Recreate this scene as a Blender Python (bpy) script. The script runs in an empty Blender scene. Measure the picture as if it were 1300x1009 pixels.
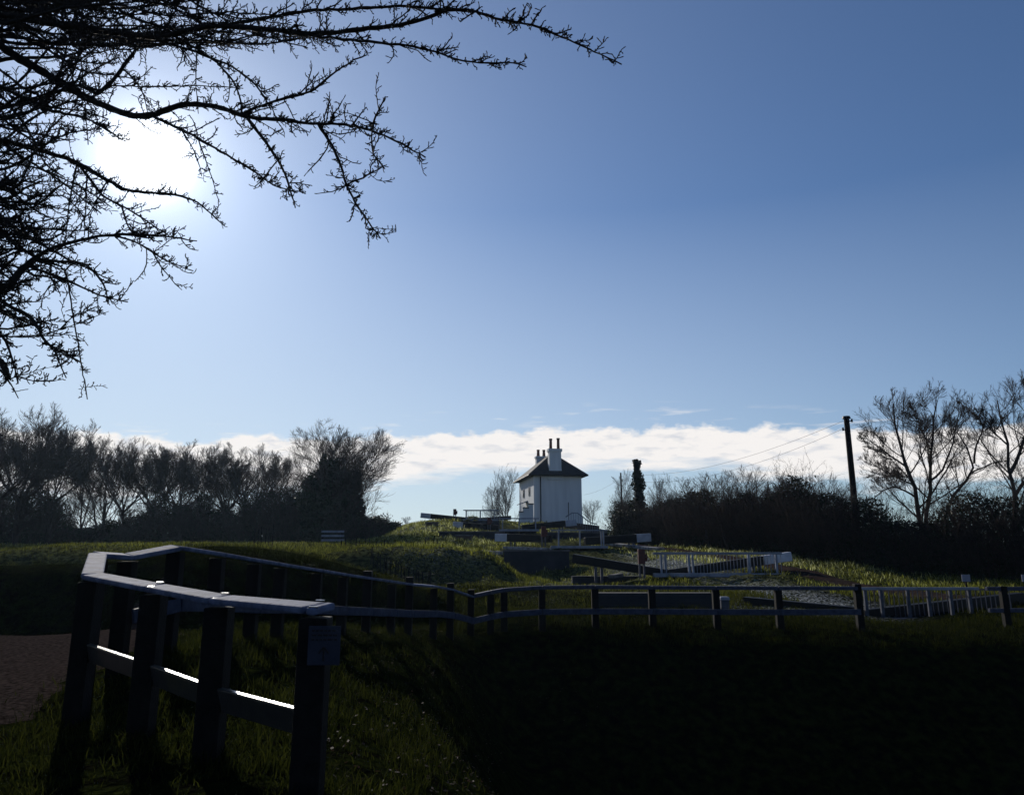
import bpy, bmesh, math, random
import numpy as np
from mathutils import Vector
R_ = math.radians
rng = np.random.default_rng(11)
random.seed(5)
sc = bpy.context.scene
COL = sc.collection

# ------------------------------------------------------------------ survey helper
F_ = 1011.0; PIT = math.atan(241/1011.0); CP, SP = math.cos(PIT), math.sin(PIT)
def P(px, py, d):
    """ground-plan survey: the point seen at photo position (px,py), d metres ahead"""
    X = px-650.0; Y = 459.0-py
    y = F_*CP-Y*SP; z = F_*SP+Y*CP
    s = d/y
    return Vector((X*s, d, z*s))

# ------------------------------------------------------------------ object helpers
def tag(o, label=None, cat=None, group=None, kind=None):
    if label: o['label'] = label
    if cat: o['category'] = cat
    if group: o['group'] = group
    if kind: o['kind'] = kind
    return o
def empty(name, loc, rz=0):
    o = bpy.data.objects.new(name, None); COL.objects.link(o)
    o.location = loc; o.rotation_euler.z = rz
    o.empty_display_size = .2
    return o
def link(name, me, mat, parent=None):
    o = bpy.data.objects.new(name, me); COL.objects.link(o)
    if mat is not None and len(me.materials) == 0: me.materials.append(mat)
    if parent is not None:
        o.parent = parent
        if not parent.get('_local'):
            off = Vector((0, 0, 0)); p = parent
            while p is not None: off += Vector(p.location); p = p.parent
            o.location = -off
    return o
def mesh_np(name, V, Q=None, T=None, smooth=False):
    V = np.asarray(V, dtype=np.float32).reshape(-1, 3)
    me = bpy.data.meshes.new(name)
    me.vertices.add(len(V)); me.vertices.foreach_set('co', V.ravel())
    nq = 0 if Q is None else len(Q); nt = 0 if T is None else len(T)
    li = []; st = []
    if nq: li.append(np.asarray(Q).ravel()); st.append(np.arange(nq)*4)
    if nt: li.append(np.asarray(T).ravel()); st.append(nq*4+np.arange(nt)*3)
    li = np.concatenate(li).astype(np.int32); st = np.concatenate(st).astype(np.int32)
    me.loops.add(len(li)); me.loops.foreach_set('vertex_index', li)
    me.polygons.add(nq+nt); me.polygons.foreach_set('loop_start', st)
    me.update(calc_edges=True)
    if smooth: me.polygons.foreach_set('use_smooth', np.ones(nq+nt, dtype=bool))
    me.validate()
    return me

class MB:
    """collects boxes, beams and tubes into one mesh"""
    def __init__(s): s.bm = bmesh.new()
    def hexa(s, c):
        v = [s.bm.verts.new(p) for p in c]
        for f in ((0,1,2,3),(7,6,5,4),(0,4,5,1),(1,5,6,2),(2,6,7,3),(3,7,4,0)):
            s.bm.faces.new([v[i] for i in f])
    def box(s, c, sx, sy, sz, rz=0, taper=1.0):
        """centre of the base c, sizes"""
        c = Vector(c); cr, sr = math.cos(rz), math.sin(rz); pts = []
        for z, k in ((0, 1), (sz, taper)):
            for x, y in ((-1,-1),(-1,1),(1,1),(1,-1)):
                X = x*sx/2*k; Y = y*sy/2*k
                pts.append(c+Vector((X*cr-Y*sr, X*sr+Y*cr, z)))
        s.hexa(pts)
    def beam(s, p, q, w, h, w2=None, h2=None, up=(0,0,1)):
        p = Vector(p); q = Vector(q); t = (q-p).normalized()
        r = t.cross(Vector(up)).normalized(); u = r.cross(t).normalized()
        w2 = w if w2 is None else w2; h2 = h if h2 is None else h2
        pts = []
        for a, ww, hh in ((p, w, h), (q, w2, h2)):
            for x, y in ((-1,-1),(-1,1),(1,1),(1,-1)):
                pts.append(a+r*(x*ww/2)+u*(y*hh/2))
        s.hexa(pts)
    def tube(s, pts, rad, n=8, cap=True):
        rings = []; pts = [Vector(p) for p in pts]
        for i, p in enumerate(pts):
            t = (pts[min(i+1, len(pts)-1)]-pts[max(i-1, 0)]).normalized()
            ref = Vector((0,0,1)) if abs(t.z) < .9 else Vector((1,0,0))
            a = t.cross(ref).normalized(); b = a.cross(t)
            rr = rad[i] if hasattr(rad, '__len__') else rad
            rings.append([s.bm.verts.new(p+(a*math.cos(2*math.pi*k/n)+b*math.sin(2*math.pi*k/n))*rr) for k in range(n)])
        for A, B in zip(rings, rings[1:]):
            for k in range(n): s.bm.faces.new((A[k], A[(k+1)%n], B[(k+1)%n], B[k]))
        if cap:
            s.bm.faces.new(rings[0][::-1]); s.bm.faces.new(rings[-1])
    def poly(s, pts): s.bm.faces.new([s.bm.verts.new(p) for p in pts])
    def build(s, name, mat, parent=None, bevel=0, smooth=False):
        bmesh.ops.recalc_face_normals(s.bm, faces=s.bm.faces)
        me = bpy.data.meshes.new(name); s.bm.to_mesh(me); s.bm.free()
        o = link(name, me, mat, parent)
        if smooth:
            me.polygons.foreach_set('use_smooth', [True]*len(me.polygons))
        if bevel:
            m = o.modifiers.new('bevel', 'BEVEL'); m.width = bevel; m.segments = 2; m.limit_method = 'ANGLE'
        return o

# ------------------------------------------------------------------ materials
def nodes(name):
    m = bpy.data.materials.new(name); m.use_nodes = True
    nt = m.node_tree; nt.nodes.clear()
    return m, nt, nt.nodes, nt.links
def mat(name, c1, c2=None, scale=6, rough=.8, spec=.3, bump=.3, bscale=None, detail=6, trans=None, metal=0, stretch=None, coat=0, bias=.5):
    m, nt, N, L = nodes(name)
    out = N.new('ShaderNodeOutputMaterial'); b = N.new('ShaderNodeBsdfPrincipled')
    b.inputs['Roughness'].default_value = rough; b.inputs['Specular IOR Level'].default_value = spec
    b.inputs['Metallic'].default_value = metal; b.inputs['Coat Weight'].default_value = coat
    tc = N.new('ShaderNodeTexCoord'); mp = N.new('ShaderNodeMapping')
    L.new(tc.outputs['Object'], mp.inputs[0])
    if stretch: mp.inputs['Scale'].default_value = stretch
    nz = N.new('ShaderNodeTexNoise'); nz.inputs['Scale'].default_value = scale; nz.inputs['Detail'].default_value = detail
    L.new(mp.outputs[0], nz.inputs['Vector'])
    if c2 is None: c2 = tuple(x*.6 for x in c1)
    rp = N.new('ShaderNodeValToRGB'); rp.color_ramp.elements[0].position = bias-.17; rp.color_ramp.elements[1].position = bias+.17
    rp.color_ramp.elements[0].color = (*c2, 1); rp.color_ramp.elements[1].color = (*c1, 1)
    L.new(nz.outputs[0], rp.inputs[0]); L.new(rp.outputs[0], b.inputs['Base Color'])
    if bump:
        n2 = N.new('ShaderNodeTexNoise'); n2.inputs['Scale'].default_value = bscale or scale*5; n2.inputs['Detail'].default_value = 4
        L.new(mp.outputs[0], n2.inputs['Vector'])
        bp = N.new('ShaderNodeBump'); bp.inputs['Strength'].default_value = bump; bp.inputs['Distance'].default_value = .02
        L.new(n2.outputs[0], bp.inputs['Height']); L.new(bp.outputs[0], b.inputs['Normal'])
    if trans:
        t = N.new('ShaderNodeBsdfTranslucent'); mx = N.new('ShaderNodeMixShader'); mx.inputs[0].default_value = trans
        L.new(rp.outputs[0], t.inputs[0]); L.new(b.outputs[0], mx.inputs[1]); L.new(t.outputs[0], mx.inputs[2])
        L.new(mx.outputs[0], out.inputs[0])
    else: L.new(b.outputs[0], out.inputs[0])
    return m
def brick_mat(name, c1, c2, mortar, scale=1.0):
    m, nt, N, L = nodes(name)
    out = N.new('ShaderNodeOutputMaterial'); b = N.new('ShaderNodeBsdfPrincipled'); b.inputs['Roughness'].default_value = .85
    tc = N.new('ShaderNodeTexCoord'); sp = N.new('ShaderNodeSeparateXYZ'); L.new(tc.outputs['Object'], sp.inputs[0])
    ad = N.new('ShaderNodeMath'); L.new(sp.outputs[0], ad.inputs[0]); L.new(sp.outputs[1], ad.inputs[1])
    cb = N.new('ShaderNodeCombineXYZ'); L.new(ad.outputs[0], cb.inputs[0]); L.new(sp.outputs[2], cb.inputs[1])
    br = N.new('ShaderNodeTexBrick'); L.new(cb.outputs[0], br.inputs[0])
    br.inputs['Color1'].default_value = (*c1, 1); br.inputs['Color2'].default_value = (*c2, 1); br.inputs['Mortar'].default_value = (*mortar, 1)
    br.inputs['Scale'].default_value = scale; br.inputs['Brick Width'].default_value = .24; br.inputs['Row Height'].default_value = .08
    br.inputs['Mortar Size'].default_value = .012
    nz = N.new('ShaderNodeTexNoise'); nz.inputs['Scale'].default_value = 1.3; L.new(tc.outputs['Object'], nz.inputs[0])
    mx = N.new('ShaderNodeMixRGB'); mx.blend_type = 'MULTIPLY'; mx.inputs[0].default_value = .8
    L.new(br.outputs[0], mx.inputs[1]); L.new(nz.outputs[0], mx.inputs[2]); L.new(mx.outputs[0], b.inputs['Base Color'])
    bp = N.new('ShaderNodeBump'); bp.inputs['Strength'].default_value = .4; bp.inputs['Distance'].default_value = .01; bp.invert = True
    L.new(br.outputs['Fac'], bp.inputs['Height']); L.new(bp.outputs[0], b.inputs['Normal'])
    L.new(b.outputs[0], out.inputs[0]); return m

M = {}
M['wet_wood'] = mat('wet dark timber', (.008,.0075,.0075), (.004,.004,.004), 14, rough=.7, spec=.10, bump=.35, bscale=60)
M['rail_shaded'] = mat('shaded rail', (.040,.050,.085), (.020,.026,.048), 9, rough=.7, spec=.15, bump=.5, bscale=26)  # darker copy of the rail, shade put into its colour
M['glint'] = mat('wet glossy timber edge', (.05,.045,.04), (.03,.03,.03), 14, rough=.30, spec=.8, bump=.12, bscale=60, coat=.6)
M['rail'] = mat('frosty rail with sky tint', (.12,.15,.24), (.05,.065,.12), 9, rough=.8, spec=.08, bump=.5, bscale=26)  # frosted top; the sky's blue reflection is painted into the base colour
M['bark'] = mat('bark', (.030,.025,.022), (.016,.014,.013), 20, rough=.85, spec=.12, bump=.4)
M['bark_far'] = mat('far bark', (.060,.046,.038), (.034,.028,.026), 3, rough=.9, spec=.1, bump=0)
M['leaf_dark'] = mat('evergreen leaf', (.022,.034,.014), (.010,.016,.007), 3, rough=.6, spec=.22, bump=0, trans=.12)
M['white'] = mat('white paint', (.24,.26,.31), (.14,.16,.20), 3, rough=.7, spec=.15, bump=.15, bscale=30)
M['white_dim'] = mat('shaded white paint', (.085,.09,.115), (.045,.05,.065), 6, rough=.75, spec=.12, bump=.3, bscale=30)  # white paint with shadow put into its colour
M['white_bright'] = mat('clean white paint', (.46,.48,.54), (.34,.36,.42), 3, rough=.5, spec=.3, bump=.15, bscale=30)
M['frost_stone'] = mat('frosted paving', (.30,.31,.33), (.07,.07,.075), 4, rough=.85, spec=.1, bump=.6)
M['render'] = mat('white wall render', (.58,.60,.62), (.48,.50,.53), .9, rough=.85, spec=.2, bump=.3, bscale=7, stretch=(2.2,2.2,.25), bias=.48)
M['slate'] = mat('slate', (.028,.028,.032), (.014,.014,.017), 3, rough=.8, spec=.2, bump=.5, bscale=9)
M['pot'] = mat('clay', (.16,.055,.035), (.08,.03,.022), 8)
M['redpaint'] = mat('dark red paint', (.085,.014,.012), (.04,.010,.010), 8, rough=.5)
M['black'] = mat('black paint', (.009,.009,.010), (.005,.005,.006), 12, rough=.5, spec=.2)
M['brick'] = brick_mat('old brick', (.13,.07,.05), (.08,.045,.035), (.10,.09,.08))
M['stone'] = mat('damp stone', (.034,.038,.047), (.014,.016,.022), 1.6, rough=.85, spec=.1, bump=.8, bscale=6, detail=10)
M['bluebrick'] = brick_mat('blue engineering brick', (.026,.029,.040), (.014,.017,.025), (.03,.03,.03))
M['coping'] = mat('coping stone', (.10,.10,.105), (.05,.05,.055), 2.5, rough=.8, spec=.15, bump=.5)
M['gravel'] = mat('gravel path', (.050,.038,.034), (.010,.008,.007), 22, rough=.9, spec=0, bump=1, bscale=70, detail=12)
M['dirt'] = mat('towpath', (.045,.032,.028), (.020,.015,.013), 3, rough=.9, spec=0, bump=.8, bscale=20)
M['wire'] = mat('wire', (.03,.03,.03), None, 5, bump=0)
M['glass'] = mat('window glass', (.03,.035,.04), None, 5, rough=.08, spec=.6, bump=0)
M['water'] = mat('water', (.010,.012,.012), None, 3, rough=.08, spec=.5, bump=.2, bscale=4)
M['sign'] = mat('dull sign plate', (.030,.034,.052), (.022,.026,.040), 12, rough=.8, spec=.1)
M['frost_plate'] = mat('white sign plate', (.20,.21,.27), (.16,.17,.22), 8, rough=.6)

def ground_mat():
    m, nt, N, L = nodes('rough grass ground')
    out = N.new('ShaderNodeOutputMaterial'); b = N.new('ShaderNodeBsdfPrincipled'); b.inputs['Roughness'].default_value = .95; b.inputs['Specular IOR Level'].default_value = 0
    tc = N.new('ShaderNodeTexCoord')
    def noise(s, d=8):
        n = N.new('ShaderNodeTexNoise'); n.inputs['Scale'].default_value = s; n.inputs['Detail'].default_value = d
        L.new(tc.outputs['Object'], n.inputs[0]); return n
    n1 = noise(.7); n2 = noise(5); n3 = noise(.35); n4 = noise(11)
    rp = N.new('ShaderNodeValToRGB'); L.new(n2.outputs[0], rp.inputs[0])
    e = rp.color_ramp.elements; e[0].position = .36; e[0].color = (.004,.004,.003,1); e[1].position = .66; e[1].color = (.012,.016,.004,1)
    k = e.new(.5); k.color = (.007,.009,.003,1)
    # frost lying on the lock side, by attribute and broken up by noise
    at = N.new('ShaderNodeAttribute'); at.attribute_name = 'frost'
    ad = N.new('ShaderNodeMath'); ad.operation = 'MULTIPLY_ADD'; L.new(n4.outputs[0], ad.inputs[0]); ad.inputs[1].default_value = 2.6; ad.inputs[2].default_value = -1.05
    ad.use_clamp = True; a2 = N.new('ShaderNodeMath'); a2.operation = 'MULTIPLY'; L.new(ad.outputs[0], a2.inputs[0]); L.new(at.outputs['Fac'], a2.inputs[1])
    cr = N.new('ShaderNodeValToRGB'); L.new(a2.outputs[0], cr.inputs[0]); cr.color_ramp.elements[0].position = .1; cr.color_ramp.elements[1].position = .6
    tf = N.new('ShaderNodeAttribute'); tf.attribute_name = 'turf_lit'; r2 = N.new('ShaderNodeValToRGB'); L.new(n2.outputs[0], r2.inputs[0])
    e = r2.color_ramp.elements; e[0].position = .4; e[0].color = (.012,.014,.006,1); e[1].position = .68; e[1].color = (.13,.135,.055,1)  # paler ground colour painting in sunlit grass
    m0 = N.new('ShaderNodeMixRGB'); L.new(tf.outputs['Fac'], m0.inputs[0]); L.new(rp.outputs[0], m0.inputs[1]); L.new(r2.outputs[0], m0.inputs[2])
    mx = N.new('ShaderNodeMixRGB'); L.new(cr.outputs[0], mx.inputs[0]); L.new(m0.outputs[0], mx.inputs[1]); mx.inputs[2].default_value = (.42,.44,.45,1)
    L.new(mx.outputs[0], b.inputs['Base Color'])
    bp = N.new('ShaderNodeBump'); bp.inputs['Strength'].default_value = 1; bp.inputs['Distance'].default_value = .12
    L.new(n4.outputs[0], bp.inputs['Height']); L.new(bp.outputs[0], b.inputs['Normal'])
    L.new(b.outputs[0], out.inputs[0]); return m
M['ground'] = ground_mat()
def grass_mat():
    m, nt, N, L = nodes('grass blades')
    out = N.new('ShaderNodeOutputMaterial'); b = N.new('ShaderNodeBsdfPrincipled'); b.inputs['Roughness'].default_value = .8; b.inputs['Specular IOR Level'].default_value = .06
    at = N.new('ShaderNodeAttribute'); at.attribute_name = 'lit_tone'
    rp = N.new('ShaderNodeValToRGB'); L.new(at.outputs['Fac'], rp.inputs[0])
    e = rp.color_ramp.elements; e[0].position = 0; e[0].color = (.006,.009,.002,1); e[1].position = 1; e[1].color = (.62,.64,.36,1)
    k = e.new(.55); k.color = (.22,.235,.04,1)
    t = N.new('ShaderNodeBsdfTranslucent'); mx = N.new('ShaderNodeMixShader'); mx.inputs[0].default_value = .62
    L.new(rp.outputs[0], b.inputs['Base Color']); L.new(rp.outputs[0], t.inputs[0])
    L.new(b.outputs[0], mx.inputs[1]); L.new(t.outputs[0], mx.inputs[2]); L.new(mx.outputs[0], out.inputs[0]); return m
M['grass'] = grass_mat()

# ------------------------------------------------------------------ terrain
ctrl = [  # surveyed spot heights: (photo x, photo y, metres ahead)
 (-60,1000,5),(60,918,7.0),(0,860,9.2),(60,835,10.8),(0,808,14),(90,808,14),(-150,808,14),
 (-200,728,24),(0,728,23),(0,724,30),(0,706,42),(0,697,52),(0,692,70),(-300,692,70),(-300,700,40),(-400,808,14),
 (150,800,14),(150,727,23.5),(150,705,38),(150,692,70),(210,835,9.5),(160,848,8.4),(225,823,8.6),(125,905,6.9),(195,925,6.2),(278,960,5.4),(400,1000,4.6),
 (324,812,10.6),(403,808,12.6),(467,802,14.8),(520,804,17),(560,804,19),
 (300,792,14),(300,717,25),(300,714,30),(300,698,42),(300,690,70),
 (400,790,16),(400,722,26),(400,717,31),(400,705,36),(400,701,41),(400,693,50),(400,689,70),
 (500,795,19),(500,742,26),(500,737,31),(500,703,42),(480,693,52),(470,687,68),(500,681,62),(520,668,68),(545,662,76),(500,672,90),
 (597,804,20.5),(600,770,24),(600,742,31),(600,736,34),(600,702,44),(590,690,52),(600,676,62),(590,664,76),(600,656,84),
 (650,797,20.8),(650,772,25),(650,745,31),(650,735,40),(650,733,46),(650,703,49),(650,690,58),(650,674,68),(650,664,80),
 (700,797,20.8),(700,770,26),(700,742,35),(700,733,45),(700,697,50),(700,680,62),(700,666,80),(700,662,90),
 (750,797,20.8),(750,775,25.5),(760,742,38),(750,733,42),(750,710,47),(760,692,54),(770,684,66),(770,678,80),(770,674,95),
 (830,797,20.9),(830,775,25.5),(830,748,33),(830,735,37),(850,715,42),(830,697,52),(830,692,64),
 (908,798,21),(908,775,25.5),(908,750,32),(920,728,37),(910,705,46),(900,694,56),
 (987,798,21.2),(987,777,25),(987,752,31),(1000,730,36),(1000,712,43),
 (1087,799,21.5),(1087,782,25),(1060,760,30),(1080,745,34),(1080,722,39),(1080,708,46),
 (1160,795,23),(1160,784,25.5),(1160,766,29),(1160,746,33),(1160,735,38),
 (1300,795,22),(1300,780,25),(1300,760,30),(1300,745,34),(1300,735,40),(1500,740,38),(1500,790,24),(1700,790,20),
 (1120,690,60),(1300,700,60),(970,690,62),(1000,690,90),
 (470,895,8.5),(440,860,10),(500,925,8.3),(600,1010,7.2),(520,870,11.5),(450,830,12),(560,850,14.5),
]
brk = [  # foot and crest lines of the small banks
 [(-300,806,18.5),(0,806,18.5),(100,806,18),(170,800,16.5),(230,795,15.5),(300,790,15.5),(400,790,17.5),(500,793,20.3),(545,794,21.6)],
 [(-300,728,20.3),(0,728,20.3),(100,728,19.9),(170,724,18.4),(230,718,17.4),(300,716,17.2),(400,724,19.3),(500,745,22.0),(545,752,23.3)],
 [(-300,724,36),(0,724,36),(150,724,36),(300,716,33),(400,718,33),(470,733,32),(560,738,33),(640,734,35)],
 [(-300,705,37.2),(0,705,37.2),(150,704,37.2),(300,705,33.9),(400,705,34.0),(470,706,33.5),(560,705,34.8),(620,703,36.8)]]
for pl in brk:
    for a, b in zip(pl, pl[1:]):
        k = max(1, int(abs(b[0]-a[0])/32))
        for i in range(k): ctrl.append(tuple(a[j]+(b[j]-a[j])*i/k for j in range(3)))
    ctrl.append(pl[-1])
cw = [(*P(*c),) for c in ctrl]
# spots given directly in metres: the hollow in front of the bank, the ground behind the viewer, far land
cw += [(0,17.6,-3.9),(3,17.4,-4.0),(7,17.3,-4.1),(12,17.6,-4.1),(18,17.8,-4.1),(2,14.5,-5.6),(7,14,-5.9),(14,14,-5.9),(3,10.5,-6.0),(8,9,-6.2),(14,9,-6.2),
       (1.5,6,-3.2),(4,5,-4.6),(8,3,-5),(0,1,-1.5),(-2,1,-1.5),(-6,1,-1.5),(0,3.5,-1.55),(-9,6,-1.5),(-14,10,-1.4),(2,1,-2.0),(6,1,-4),(14,2,-5.5),(0.6,12,-4.4),(-.2,9.5,-2.6),
       (22,14,-5.8),(-40,30,-.4),(-50,60,.6),(-50,95,.5),(0,100,1.5),(60,60,-1),(60,100,-1),(60,30,-2),(-20,95,.4),(-5,100,2.2),(8,105,2.4)]
for k in range(21):
    x_ = .6+k*1.5; cw += [(x_,20.35,-2.12-.01*k),(x_,19.3,-2.85),(x_,18.3,-3.55)]
cw += [(30,17,-4.3),(30,13.5,-5.9),(22,10,-6.2),(30,8,-6.2),(20,5,-6),(12,5,-5.6)]
cw = np.array(cw)
def warp(x, y):
    yy = np.maximum(y, 1.0)+7
    return np.stack([1.25*x/yy, .62*np.log(yy)], -1)
cu = warp(cw[:,0], cw[:,1])
def phi(r2): return -np.sqrt(r2+.00006)
A = phi(((cu[:,None]-cu[None])**2).sum(-1)); n = len(cu)
A[np.arange(n), np.arange(n)] -= .0006
Pm = np.concatenate([np.ones((n,1)), cu], 1)
big = np.block([[A, Pm], [Pm.T, np.zeros((3,3))]])
W = np.linalg.solve(big, np.concatenate([cw[:,2], np.zeros(3)]))
def snoise(x, y, seed=0):
    r = np.random.default_rng(seed); o = 0*x
    for i in range(9):
        a = r.uniform(0, 6.28); f = r.uniform(.55, 1.6)
        o = o+np.sin((x*math.cos(a)+y*math.sin(a))*f*2.2+r.uniform(0, 6.28)+.9*np.sin(x*.7*f+y*.9+i))
    return o/9
PATH = [(-5.6,-4),(-5.4,3),(-5.6,8),(-6.6,13),(-8.5,17)]         # near gravel path (centre line)
TOW = [(26,26.5),(19.5,28.0),(15.5,30.5),(13.9,34.2),(12.6,39.5),(10.9,47),(9.0,56),(8.3,66),(8.2,82)]
def dist_poly(x, y, pl):
    best = np.full(np.shape(x), 1e9)
    for (ax, ay), (bx, by) in zip(pl, pl[1:]):
        dx, dy = bx-ax, by-ay; t = np.clip(((x-ax)*dx+(y-ay)*dy)/(dx*dx+dy*dy), 0, 1)
        best = np.minimum(best, np.hypot(x-ax-t*dx, y-ay-t*dy))
    return best
# lock chambers, gate by gate up the hill (centre x, y, walkway height)
GATES = []
for (px, py, d) in ((1152,785,25.5),(912,728,36.5),(732,694,50.5),(657,672.5,65),(611,659.5,80)):
    p = P(px, py, d); GATES.append(p)
def smooth01(t): t = np.clip(t, 0, 1); return t*t*(3-2*t)
def H(x, y):
    x = np.asarray(x, float); y = np.asarray(y, float); sh = x.shape
    xf = x.ravel(); yf = y.ravel(); out = np.empty(len(xf))
    for s in range(0, len(xf), 20000):
        u = warp(xf[s:s+20000], yf[s:s+20000])
        r2 = ((u[:,None]-cu[None])**2).sum(-1)
        out[s:s+20000] = phi(r2)@W[:n]+W[n]+u@W[n+1:]
    z = out.reshape(sh)
    far = smooth01((np.hypot(x, y)-95)/60)
    z = z*(1-far)+(-1.0+1.2*np.sin(x*.004)*0)*far
    pm = np.minimum(dist_poly(x, y, PATH)/1.2-1.0, dist_poly(x, y, TOW)/1.0-1.0)
    bumpy = np.clip(pm, 0, 1)*np.clip((160-np.hypot(x, y))/40, 0, 1)
    amp = .03+.10*smooth01((y-21)/20)
    z = z+bumpy*amp*(snoise(x, y, 1)+.9*snoise(x*2.6, y*2.6, 2)+.75*snoise(x*4.7, y*4.7, 3))
    return z
def Hs(x, y): return float(H(np.array([x]), np.array([y]))[0])

def grid_lines(parts):
    o = []
    for a, b, s in parts: o += list(np.arange(a, b, s))
    o.append(parts[-1][1]); return np.array(o)
gx = grid_lines([(-2500,-400,300),(-400,-100,40),(-100,-40,4),(-40,-12,.5),(-12,20,.2),(20,45,.5),(45,100,4),(100,400,40),(400,2500,300)])
gy = grid_lines([(-200,-20,30),(-20,0,1.5),(0,40,.2),(40,60,.3),(60,105,.6),(105,200,8),(200,600,50),(600,4000,400)])
X, Y = np.meshgrid(gx, gy); Z = H(X, Y)
def strip_profile(pl, w):
    return dist_poly(X, Y, pl)
nx, ny = len(gx), len(gy)
idx = np.arange(nx*ny).reshape(ny, nx)
Qd = np.stack([idx[:-1,:-1], idx[:-1,1:], idx[1:,1:], idx[1:,:-1]], -1).reshape(-1, 4)
me = mesh_np('ground', np.stack([X, Y, Z], -1), Qd, smooth=True)
fr = np.zeros(X.shape)
for (px, py, d, r, a) in ((1000,762,29,3.4,.95),(960,755,31,3,.8),(1040,765,28,2.4,.9),(850,716,42,3.2,.95),(865,722,40,3,.8),(970,703,45,2.5,.7),(560,700,44,3,.45),(530,672,66,4,.6),
                          (590,684,56,3,.5),(690,760,28,2.0,.3),(560,720,37,4,.4),(620,690,52,3,.4),(780,690,60,2,.6),(500,690,55,4,.35),(900,745,33,2.5,.5),(600,668,72,2,.8),(770,688,62,2.5,.9),(740,736,40,1.6,.7),(690,742,36,1.5,.6),(540,690,50,2.5,.6),(820,700,48,2,.9)):
    p = P(px, py, d); fr = np.maximum(fr, a*np.exp(-((X-p.x)**2+(Y-p.y)**2/2.5)/(r*r)))
tf = me.attributes.new('turf_lit', 'FLOAT', 'POINT'); tf.data.foreach_set('value', (smooth01((Y-29)/7)*.9).ravel().astype(np.float32))  # rises with distance, sunlight on the grass painted into the ground
at = me.attributes.new('frost', 'FLOAT', 'POINT'); at.data.foreach_set('value', fr.ravel().astype(np.float32))
g = link('ground', me, M['ground']); tag(g, kind='structure')

def strip(name, pl, hw, m, lift, step=.5):
    pts = []
    for (ax, ay), (bx, by) in zip(pl, pl[1:]):
        k = max(2, int(math.hypot(bx-ax, by-ay)/step))
        for i in range(k): pts.append((ax+(bx-ax)*i/k, ay+(by-ay)*i/k))
    pts.append(pl[-1]); pts = np.array(pts)
    for _ in range(6): pts[1:-1] = (pts[:-2]+pts[1:-1]*2+pts[2:])/4
    t = np.gradient(pts, axis=0); t /= np.linalg.norm(t, axis=1)[:,None]; nrm = np.stack([-t[:,1], t[:,0]], 1)
    cols = np.linspace(-1, 1, 9)
    wob = 1+.10*np.sin(np.arange(len(pts))*.9)+.07*np.sin(np.arange(len(pts))*2.3)
    G = pts[:,None]+nrm[:,None]*(cols[None,:,None]*hw*wob[:,None,None])
    z = H(G[...,0], G[...,1])+lift*(1-np.abs(cols)[None]**6*1.8)
    k, c = len(pts), 9; id2 = np.arange(k*c).reshape(k, c)
    q = np.stack([id2[:-1,:-1], id2[:-1,1:], id2[1:,1:], id2[1:,:-1]], -1).reshape(-1, 4)
    o = link(name, mesh_np(name, np.concatenate([G, z[...,None]], -1), q, smooth=True), m); tag(o, kind='structure'); return o
strip('path', PATH, 1.55, M['gravel'], .035, .3)
strip('towpath', TOW, 1.0, M['dirt'], .05)

# ------------------------------------------------------------------ branches in bulk
def tubes(Pt, Rd, sides=3):
    """Pt (B,K,3), Rd (B,K) -> verts, quads"""
    B, K, _ = Pt.shape
    T = np.gradient(Pt, axis=1); T /= np.linalg.norm(T, axis=2, keepdims=True)+1e-9
    ref = np.broadcast_to(np.array([.31,.52,.79]), T.shape)
    n1 = np.cross(T, ref); n1 /= np.linalg.norm(n1, axis=2, keepdims=True)+1e-9
    n2 = np.cross(T, n1)
    a = np.arange(sides)*2*math.pi/sides
    V = Pt[:,:,None]+Rd[:,:,None,None]*(np.cos(a)[None,None,:,None]*n1[:,:,None]+np.sin(a)[None,None,:,None]*n2[:,:,None])
    id_ = np.arange(B*K*sides).reshape(B, K, sides); nx_ = np.roll(id_, -1, axis=2)
    q = np.stack([id_[:,:-1], nx_[:,:-1], nx_[:,1:], id_[:,1:]], -1).reshape(-1, 4)
    return V.reshape(-1, 3), q
def join(parts):
    Vs = []; Qs = []; o = 0
    for v, q in parts: Vs.append(v); Qs.append(q+o); o += len(v)
    return np.concatenate(Vs), np.concatenate(Qs)
def unit(v): return v/(np.linalg.norm(v, axis=-1, keepdims=True)+1e-9)
def grow_level(r, S, D, Ln, R0, K, wig, up, tip=.35):
    B = len(S); Pt = np.zeros((B, K+1, 3)); Pt[:,0] = S; d = D.copy()
    for k in range(K):
        d = unit(d+r.normal(0, wig, (B, 3))+np.array([0,0,up]))
        Pt[:,k+1] = Pt[:,k]+d*(Ln/K)[:,None]
    Rd = R0[:,None]*np.linspace(1, tip, K+1)[None]
    return Pt, Rd
def spawn(r, Pt, Rd, m, t0, t1, ang, lenf, radf, Ln, sd=.25, tipbias=False):
    B, K1, _ = Pt.shape; K = K1-1
    t = (np.linspace(t0, t1, m)[None]+r.uniform(-.5, .5, (B, m))*(t1-t0)/max(m, 1)).clip(.02, .999)*K
    i = t.astype(int).clip(0, K-1); f = (t-i)[...,None]; bi = np.arange(B)[:,None]
    S = Pt[bi,i]*(1-f)+Pt[bi,i+1]*f
    T = unit(Pt[bi,i+1]-Pt[bi,i])
    rv = r.normal(0, 1, T.shape); pv = unit(np.cross(T, rv))
    a = np.abs(r.normal(ang, sd, (B, m)))[...,None]
    D = unit(T*np.cos(a)+pv*np.sin(a))
    RR = (Rd[bi,i]*(1-f[...,0])+Rd[bi,i+1]*f[...,0])*radf
    LL = Ln[:,None]*lenf*r.uniform(.6, 1.25, (B, m))*(1.15-.55*(t/K))
    return S.reshape(-1, 3), D.reshape(-1, 3), LL.ravel(), RR.ravel()
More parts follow.
